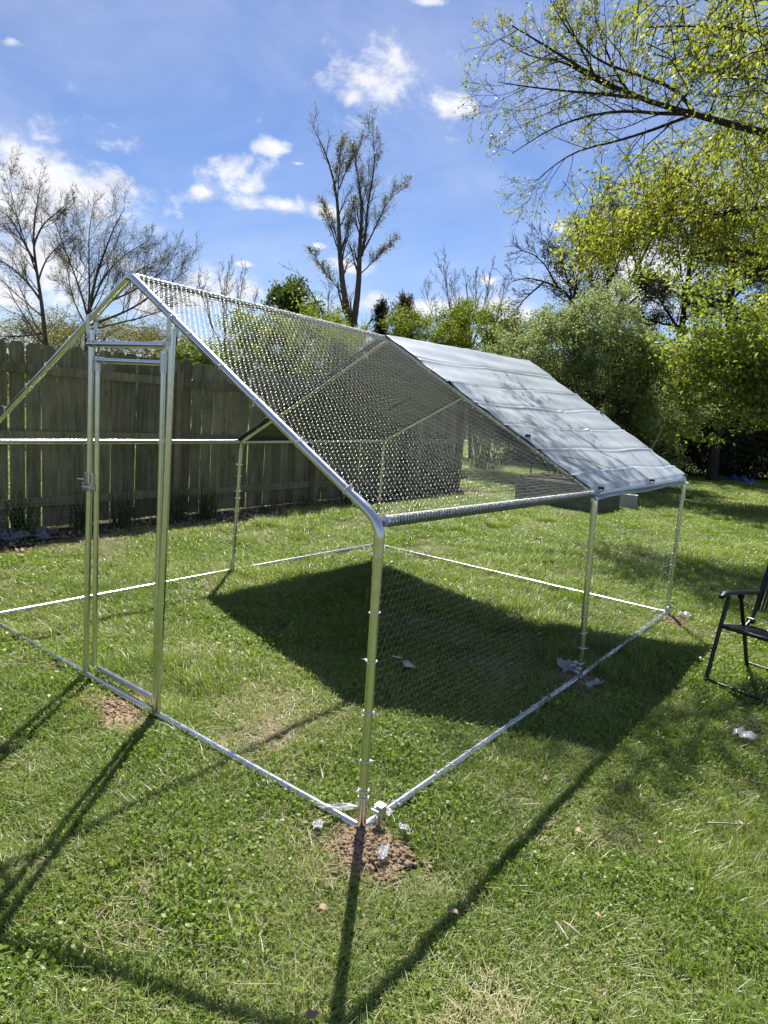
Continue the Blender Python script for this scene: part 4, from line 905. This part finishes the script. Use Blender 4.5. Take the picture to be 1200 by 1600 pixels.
# ------------------------------------------------------------------ folding chair
ch = thing('folding_chair', 'black folding armchair cut off by the right edge of the picture', 'chair', (.588, 2.536, 0), math.atan2(-.247, .969))
CW = .50
def cpart(name, P, r, parent=ch, sides=10): return MB().tube(P, r, sides).build(name, M_CHAIR, parent, True)
for x in (0, CW):
    cpart('front_leg', bend([(x, 0, .0), (x, .085, .355), (x, .135, .535)], .03), .0125); cpart('rear_leg', bend([(x, .56, .0), (x, .44, .24), (x, .29, .52)], .03), .0125)
    cpart('back_post', bend([(x, .40, .285), (x, .52, .34), (x, .74, .98)], .05), .0125)
    a = MB(); n_ = 14
    V = []; prof = [(-.022, -.006), (-.026, .004), (-.020, .013), (0, .016), (.020, .013), (.026, .004), (.022, -.006), (0, -.010)]
    for k in range(n_+1):
        t = k/n_; y = .035+t*.50; z = .565-.055*t-.030*math.exp(-(t/.06)**2); s = (.55+.45*min(1, t/.1))*(1-.35*t)
        V += [(x+p[0]*s*1.15, y, z+p[1]*(.8+.2*s)) for p in prof]
    m_ = len(prof); F = [(k*m_+i, (k+1)*m_+i, (k+1)*m_+(i+1) % m_, k*m_+(i+1) % m_) for k in range(n_) for i in range(m_)]+[tuple(range(m_)), tuple(n_*m_+i for i in range(m_))[::-1]]
    a.add(V, F); a.build('armrest', M_BLACK, ch, True)
    cpart('hinge', [(x-.02, .50, .33), (x+.02, .50, .33)], .02); cpart('hinge', [(x-.015, .30, .51), (x+.015, .30, .51)], .015)
cpart('floor_bar', [(.0, .0, .035), (CW, .0, .035)], .011); cpart('floor_bar', [(.0, .56, .035), (CW, .56, .035)], .011)
seat = cpart('seat', bend([(0, .085, .355), (0, .50, .285), (CW, .50, .285), (CW, .085, .355)], .03)+[np.array((0, .085, .355))], .0125)
for i in range(25):
    x = .018+(CW-.036)*i/24; MB().box((0, 0, 0), (.011, .42, .004), Matrix.Rotation(-.168, 3, 'X')).build('seat_slat', M_CHAIR, seat, loc=(x, .2925, .322))
back = cpart('back_frame', [(0, .74, .98), (CW, .74, .98)], .0125)
for i in range(25):
    x = .018+(CW-.036)*i/24; MB().box((0, 0, 0), (.011, .004, .60), Matrix.Rotation(-.33, 3, 'X')).build('back_slat', M_CHAIR, back, loc=(x, .635, .68))

# ------------------------------------------------------------------ things on the far lawn
bx = foot(870, 12.0); ang = math.atan2((gnd(900, 795)-gnd(812, 780))[1], (gnd(900, 795)-gnd(812, 780))[0])
bed = thing('raised_bed', 'low grey wooden raised bed box on the lawn behind the run', 'raised bed', (bx[0]+.1, bx[1]+.2, 0), ang+.12)
for side, (dx, dy, ln, r_) in enumerate(((0, -.55, 1.5, 0), (0, .55, 1.5, 0), (-.75, 0, 1.08, PI/2), (.75, 0, 1.08, PI/2))):
    for k in range(3):
        o = MB().box((0, 0, 0), (ln+rnd.uniform(-.02, .02), .035, .135)).build('plank', M_GREYW, bed, loc=(dx, dy, .085+k*.142)); o.rotation_euler = (0, rnd.uniform(-.01, .01), r_)
for dx in (-.70, .70):
    for dy in (-.50, .50): MB().box((0, 0, .24), (.06, .06, .48)).build('corner_stake', M_POSTW, bed, loc=(dx, dy, 0))
MB().box((0, 0, .0), (1.42, 1.02, .04)).build('fill_soil', M_BED, bed, loc=(0, 0, .36))
for i, (a, b_, z, lab) in enumerate([((-.74, -.5), (.55, -.2), .475, 'long pale slat laid across the raised bed, nearest the lawn'), ((-.7, -.35), (-.1, .5), .478, 'short pale slat at the left end of the raised bed'), ((-.2, .45), (.7, .1), .50, 'pale slat across the far side of the raised bed')]):
    R_ = Matrix.Rotation(ang+.12, 3, 'Z'); p = R_ @ Vector((a[0], a[1], z)); q = R_ @ Vector((b_[0], b_[1], z+.02)); c = Vector(bed.location)
    d = q-p; MB().box(((p+q)/2+c), (d.length, .05, .018), d.to_track_quat('X', 'Z').to_matrix()).build('loose_slat', M_POSTW, label=lab, cat='slat')
p = foot(825, 13.0); MB().tube([(p[0], p[1], 0), (p[0], p[1], .62)], .018, 8).box((p[0], p[1], .64), (.06, .06, .05)).build('garden_stake', M_BLACK, label='short black stake standing behind the raised bed', cat='stake')
p = foot(980, 12.3)
for k, (lab, rz) in enumerate((('lower pale grey concrete block right of the raised bed', .3), ('upper pale grey concrete block stacked right of the raised bed', .36))):
    b_ = MB(); b_.box((0, -.075, 0), (.30, .04, .125)).box((0, .075, 0), (.30, .04, .125))
    for x in (-.13, 0, .13): b_.box((x, 0, 0), (.04, .11, .123))
    o = b_.build('concrete_block', M_CONC, loc=(p[0], p[1], .065+k*.127), label=lab, cat='block'); o.rotation_euler = (0, 0, ang+rz)
p = gnd(1155, 753); rng = np.random.default_rng(5); V = []; n_ = 16
for j in range(n_):
    for i in range(n_):
        x, y = (i/(n_-1)-.5), (j/(n_-1)-.5); e = max(0, 1-(2*x)**4)*max(0, 1-(2*y)**4)
        V.append((x*.95, y*.5, .005+e*(.13+.05*math.sin(i*1.1+j*.5)+.03*math.sin(j*2-i))))
F = [(j*n_+i, j*n_+i+1, (j+1)*n_+i+1, (j+1)*n_+i) for j in range(n_-1) for i in range(n_-1)]
me = bpy.data.meshes.new('folded_tarp'); me.from_pydata(V, [], F); me.update(); o = link('folded_tarp', me, M_BLUE, loc=(p[0], p[1], .02), label='blue folded sheet lying at the edge of the far lawn', cat='sheet'); o.rotation_euler = (0, 0, -.5)
md = o.modifiers.new('thickness', 'SOLIDIFY'); md.thickness = .006

# ------------------------------------------------------------------ the lawn: blades, clover and dry grass
TUFTS = bpy.data.collections.new('tufts')
def tuft(name, pieces):
    Vs = []; Fs = []; mats = []; idx = []; off = 0
    for k, (V, F, mt) in enumerate(pieces):
        Vs.append(V); Fs.append(F+off); off += len(V); mats.append(mt); idx.append(np.full(len(F), k, np.int32))
    me = npmesh(name, np.concatenate(Vs), np.concatenate(Fs))
    for mt in mats: me.materials.append(mt)
    me.polygons.foreach_set('material_index', np.concatenate(idx)); me.update()
    o = bpy.data.objects.new(name, me); TUFTS.objects.link(o)
def disc_blades(n, hmin, hmax, w, rad, rng, lean, segs=2):
    V, F = blades_mesh(n, hmin, hmax, w, 0, rng, lean, segs); k = 2*(segs+1); a = rng.uniform(0, 2*PI, n); q = np.sqrt(rng.random(n))*rad
    off = np.stack([np.cos(a)*q, np.sin(a)*q, 0*a], 1); return (V.reshape(n, k, 3)+off[:, None]).reshape(-1, 3), F
def lying(n, lmin, lmax, w, rad, rng, zmax):
    a = rng.uniform(0, 2*PI, n); q = np.sqrt(rng.random(n))*rad; c = np.stack([np.cos(a)*q, np.sin(a)*q, rng.uniform(.006, zmax, n)], 1)
    th = rng.uniform(0, 2*PI, n); d = np.stack([np.cos(th), np.sin(th), rng.uniform(-.25, .25, n)], 1); s = np.stack([-np.sin(th), np.cos(th), 0*th], 1); L = rng.uniform(lmin, lmax, n)[:, None]
    V = np.stack([c-d*L/2-s*w/2, c-d*L/2+s*w/2, c+d*L/2+s*w/3, c+d*L/2-s*w/3], 1).reshape(-1, 3); return V, np.arange(4*n).reshape(-1, 4)
def broad(n, size, rad, rng, z0, z1):
    a = rng.uniform(0, 2*PI, n); q = np.sqrt(rng.random(n))*rad; C = np.stack([np.cos(a)*q, np.sin(a)*q, rng.uniform(z0, z1, n)], 1); return leaves(C, size, rng, .8, 1.3, .4)
rg = np.random.default_rng(301); RAD = .13
for k in range(4): tuft('a%d' % k, [(*disc_blades(240, .020, .050, .0038, RAD, rg, 1.35), M_GRASS), (*broad(35, .014, RAD, rg, .012, .034), M_CLOVER), (*lying(9, .02, .05, .0022, RAD, rg, .03), M_STRAW)])
for k in range(3): tuft('b%d' % k, [(*disc_blades(150, .018, .042, .0038, RAD, rg, 1.4), M_GRASS), (*broad(120, .016, RAD, rg, .012, .038), M_CLOVER), (*lying(6, .02, .05, .0022, RAD, rg, .025), M_STRAW)])
for k in range(2): tuft('c%d' % k, [(*disc_blades(110, .015, .04, .0034, RAD, rg, 1.5), M_GRASS), (*lying(80, .02, .06, .0024, RAD, rg, .028), M_STRAW)])
for k in range(2): tuft('d%d' % k, [(*disc_blades(170, .045, .10, .0042, RAD*.75, rg, .9, 3), M_GRASS)])
def smooth_noise(x, y, s, seed):
    r = np.random.default_rng(seed); v = 0
    for o_ in range(3):
        for _ in range(5):
            a = r.uniform(0, 6.28); f = s*2**o_*r.uniform(.7, 1.4); v = v+np.sin((x*np.cos(a)+y*np.sin(a))*f+r.uniform(0, 6.28))/(1.6**o_)
    return v/5
PT = []; SC = []
hd_ = np.array([math.sin(YAW), math.cos(YAW)]); rt_ = np.array([math.cos(YAW), -math.sin(YAW)]); rg = np.random.default_rng(401)
for d0, d1, den_, sc_ in ((.2, 3.2, 150, .85), (3.2, 6.5, 90, 1.0), (6.5, 12, 48, 1.25), (12, 30, 15, 1.9)):
    wmax = .8*d1+1.2; n_ = int((d1-d0)*2*wmax*den_); d = rg.uniform(d0, d1, n_); w = rg.uniform(-wmax, wmax, n_); ok = np.abs(w) < .8*d+1.2
    d, w = d[ok], w[ok]; PT.append(CAM[:2]+np.outer(d, hd_)+np.outer(w, rt_)); SC.append(sc_*rg.uniform(.75, 1.25, len(d)))
PT = np.concatenate(PT); SC = np.concatenate(SC)
fx = -5.33-.03*PT[:, 1]; inbed = (PT[:, 0] > fx-.12) & (PT[:, 0] < fx+.60+.13*np.sin(PT[:, 1]*2.1)) & (PT[:, 1] < FY1+.1)
keep = ~inbed
for cx, cy, a, b_, rz in EXCL:
    q = PT-(cx, cy); c_, s_ = math.cos(-rz), math.sin(-rz); X_ = q[:, 0]*c_-q[:, 1]*s_; Y_ = q[:, 0]*s_+q[:, 1]*c_; keep &= (X_/(a*.95+.01))**2+(Y_/(b_*.95+.01))**2 > 1-.35*rg.random(len(PT))
PT, SC = PT[keep], SC[keep]; n_ = len(PT)
n1_ = smooth_noise(PT[:, 0], PT[:, 1], 3.6, 1); n2_ = smooth_noise(PT[:, 0], PT[:, 1], 5.0, 2); n3_ = smooth_noise(PT[:, 0], PT[:, 1], 2.6, 3); rr_ = rg.random(n_)
IDX = rg.integers(0, 4, n_)
IDX = np.where(n1_+rr_*.8 > .75, 4+rg.integers(0, 3, n_), IDX)
IDX = np.where(n2_+rr_*.7 > .92, 7+rg.integers(0, 2, n_), IDX)
# drier turf in front of the fence bed
IDX = np.where((PT[:, 0] < -3.8) & (PT[:, 0] > -5.0) & (rr_ < .45), 7+rg.integers(0, 2, n_), IDX)
IDX = np.where((n3_ > .40) & (rr_ < .42), 9+rg.integers(0, 2, n_), IDX)
me = bpy.data.meshes.new('lawn_grass'); me.vertices.add(n_); me.vertices.foreach_set('co', np.concatenate([PT, np.zeros((n_, 1))], 1).astype(np.float32).ravel())
at_ = me.attributes.new('pick', 'INT', 'POINT'); at_.data.foreach_set('value', IDX.astype(np.int32))
at_ = me.attributes.new('turn', 'FLOAT_VECTOR', 'POINT'); at_.data.foreach_set('vector', np.stack([rg.normal(size=n_)*.06, rg.normal(size=n_)*.06, rg.uniform(0, 6.28, n_)], 1).astype(np.float32).ravel())
at_ = me.attributes.new('size', 'FLOAT_VECTOR', 'POINT'); zsc = rg.uniform(.75, 1.2, n_)*np.minimum(SC, 1.25); at_.data.foreach_set('vector', np.stack([SC, SC, zsc], 1).astype(np.float32).ravel())
lawn = link('lawn_grass', me, None, kind='stuff', label='short patchy lawn grass with clover and dry blades', cat='grass')
ng = bpy.data.node_groups.new('scatter', 'GeometryNodeTree'); ng.interface.new_socket('Geometry', in_out='INPUT', socket_type='NodeSocketGeometry'); ng.interface.new_socket('Geometry', in_out='OUTPUT', socket_type='NodeSocketGeometry')
gi = ng.nodes.new('NodeGroupInput'); go = ng.nodes.new('NodeGroupOutput'); ip = ng.nodes.new('GeometryNodeInstanceOnPoints'); ci = ng.nodes.new('GeometryNodeCollectionInfo')
ci.inputs['Collection'].default_value = TUFTS; ci.inputs['Separate Children'].default_value = True; ci.inputs['Reset Children'].default_value = True
def nat(name, typ):
    q = ng.nodes.new('GeometryNodeInputNamedAttribute'); q.data_type = typ; q.inputs['Name'].default_value = name; return q.outputs['Attribute']
ng.links.new(gi.outputs[0], ip.inputs['Points']); ng.links.new(ci.outputs[0], ip.inputs['Instance']); ip.inputs['Pick Instance'].default_value = True
ng.links.new(nat('pick', 'INT'), ip.inputs['Instance Index']); ng.links.new(nat('turn', 'FLOAT_VECTOR'), ip.inputs['Rotation']); ng.links.new(nat('size', 'FLOAT_VECTOR'), ip.inputs['Scale'])
ng.links.new(ip.outputs[0], go.inputs[0]); lawn.modifiers.new('scatter', 'NODES').node_group = ng
import sys
if 0: print('tufts', n_, 'tris', sum(len(o.data.polygons)*2 for o in bpy.data.objects if o.type == 'MESH'), file=sys.stderr)
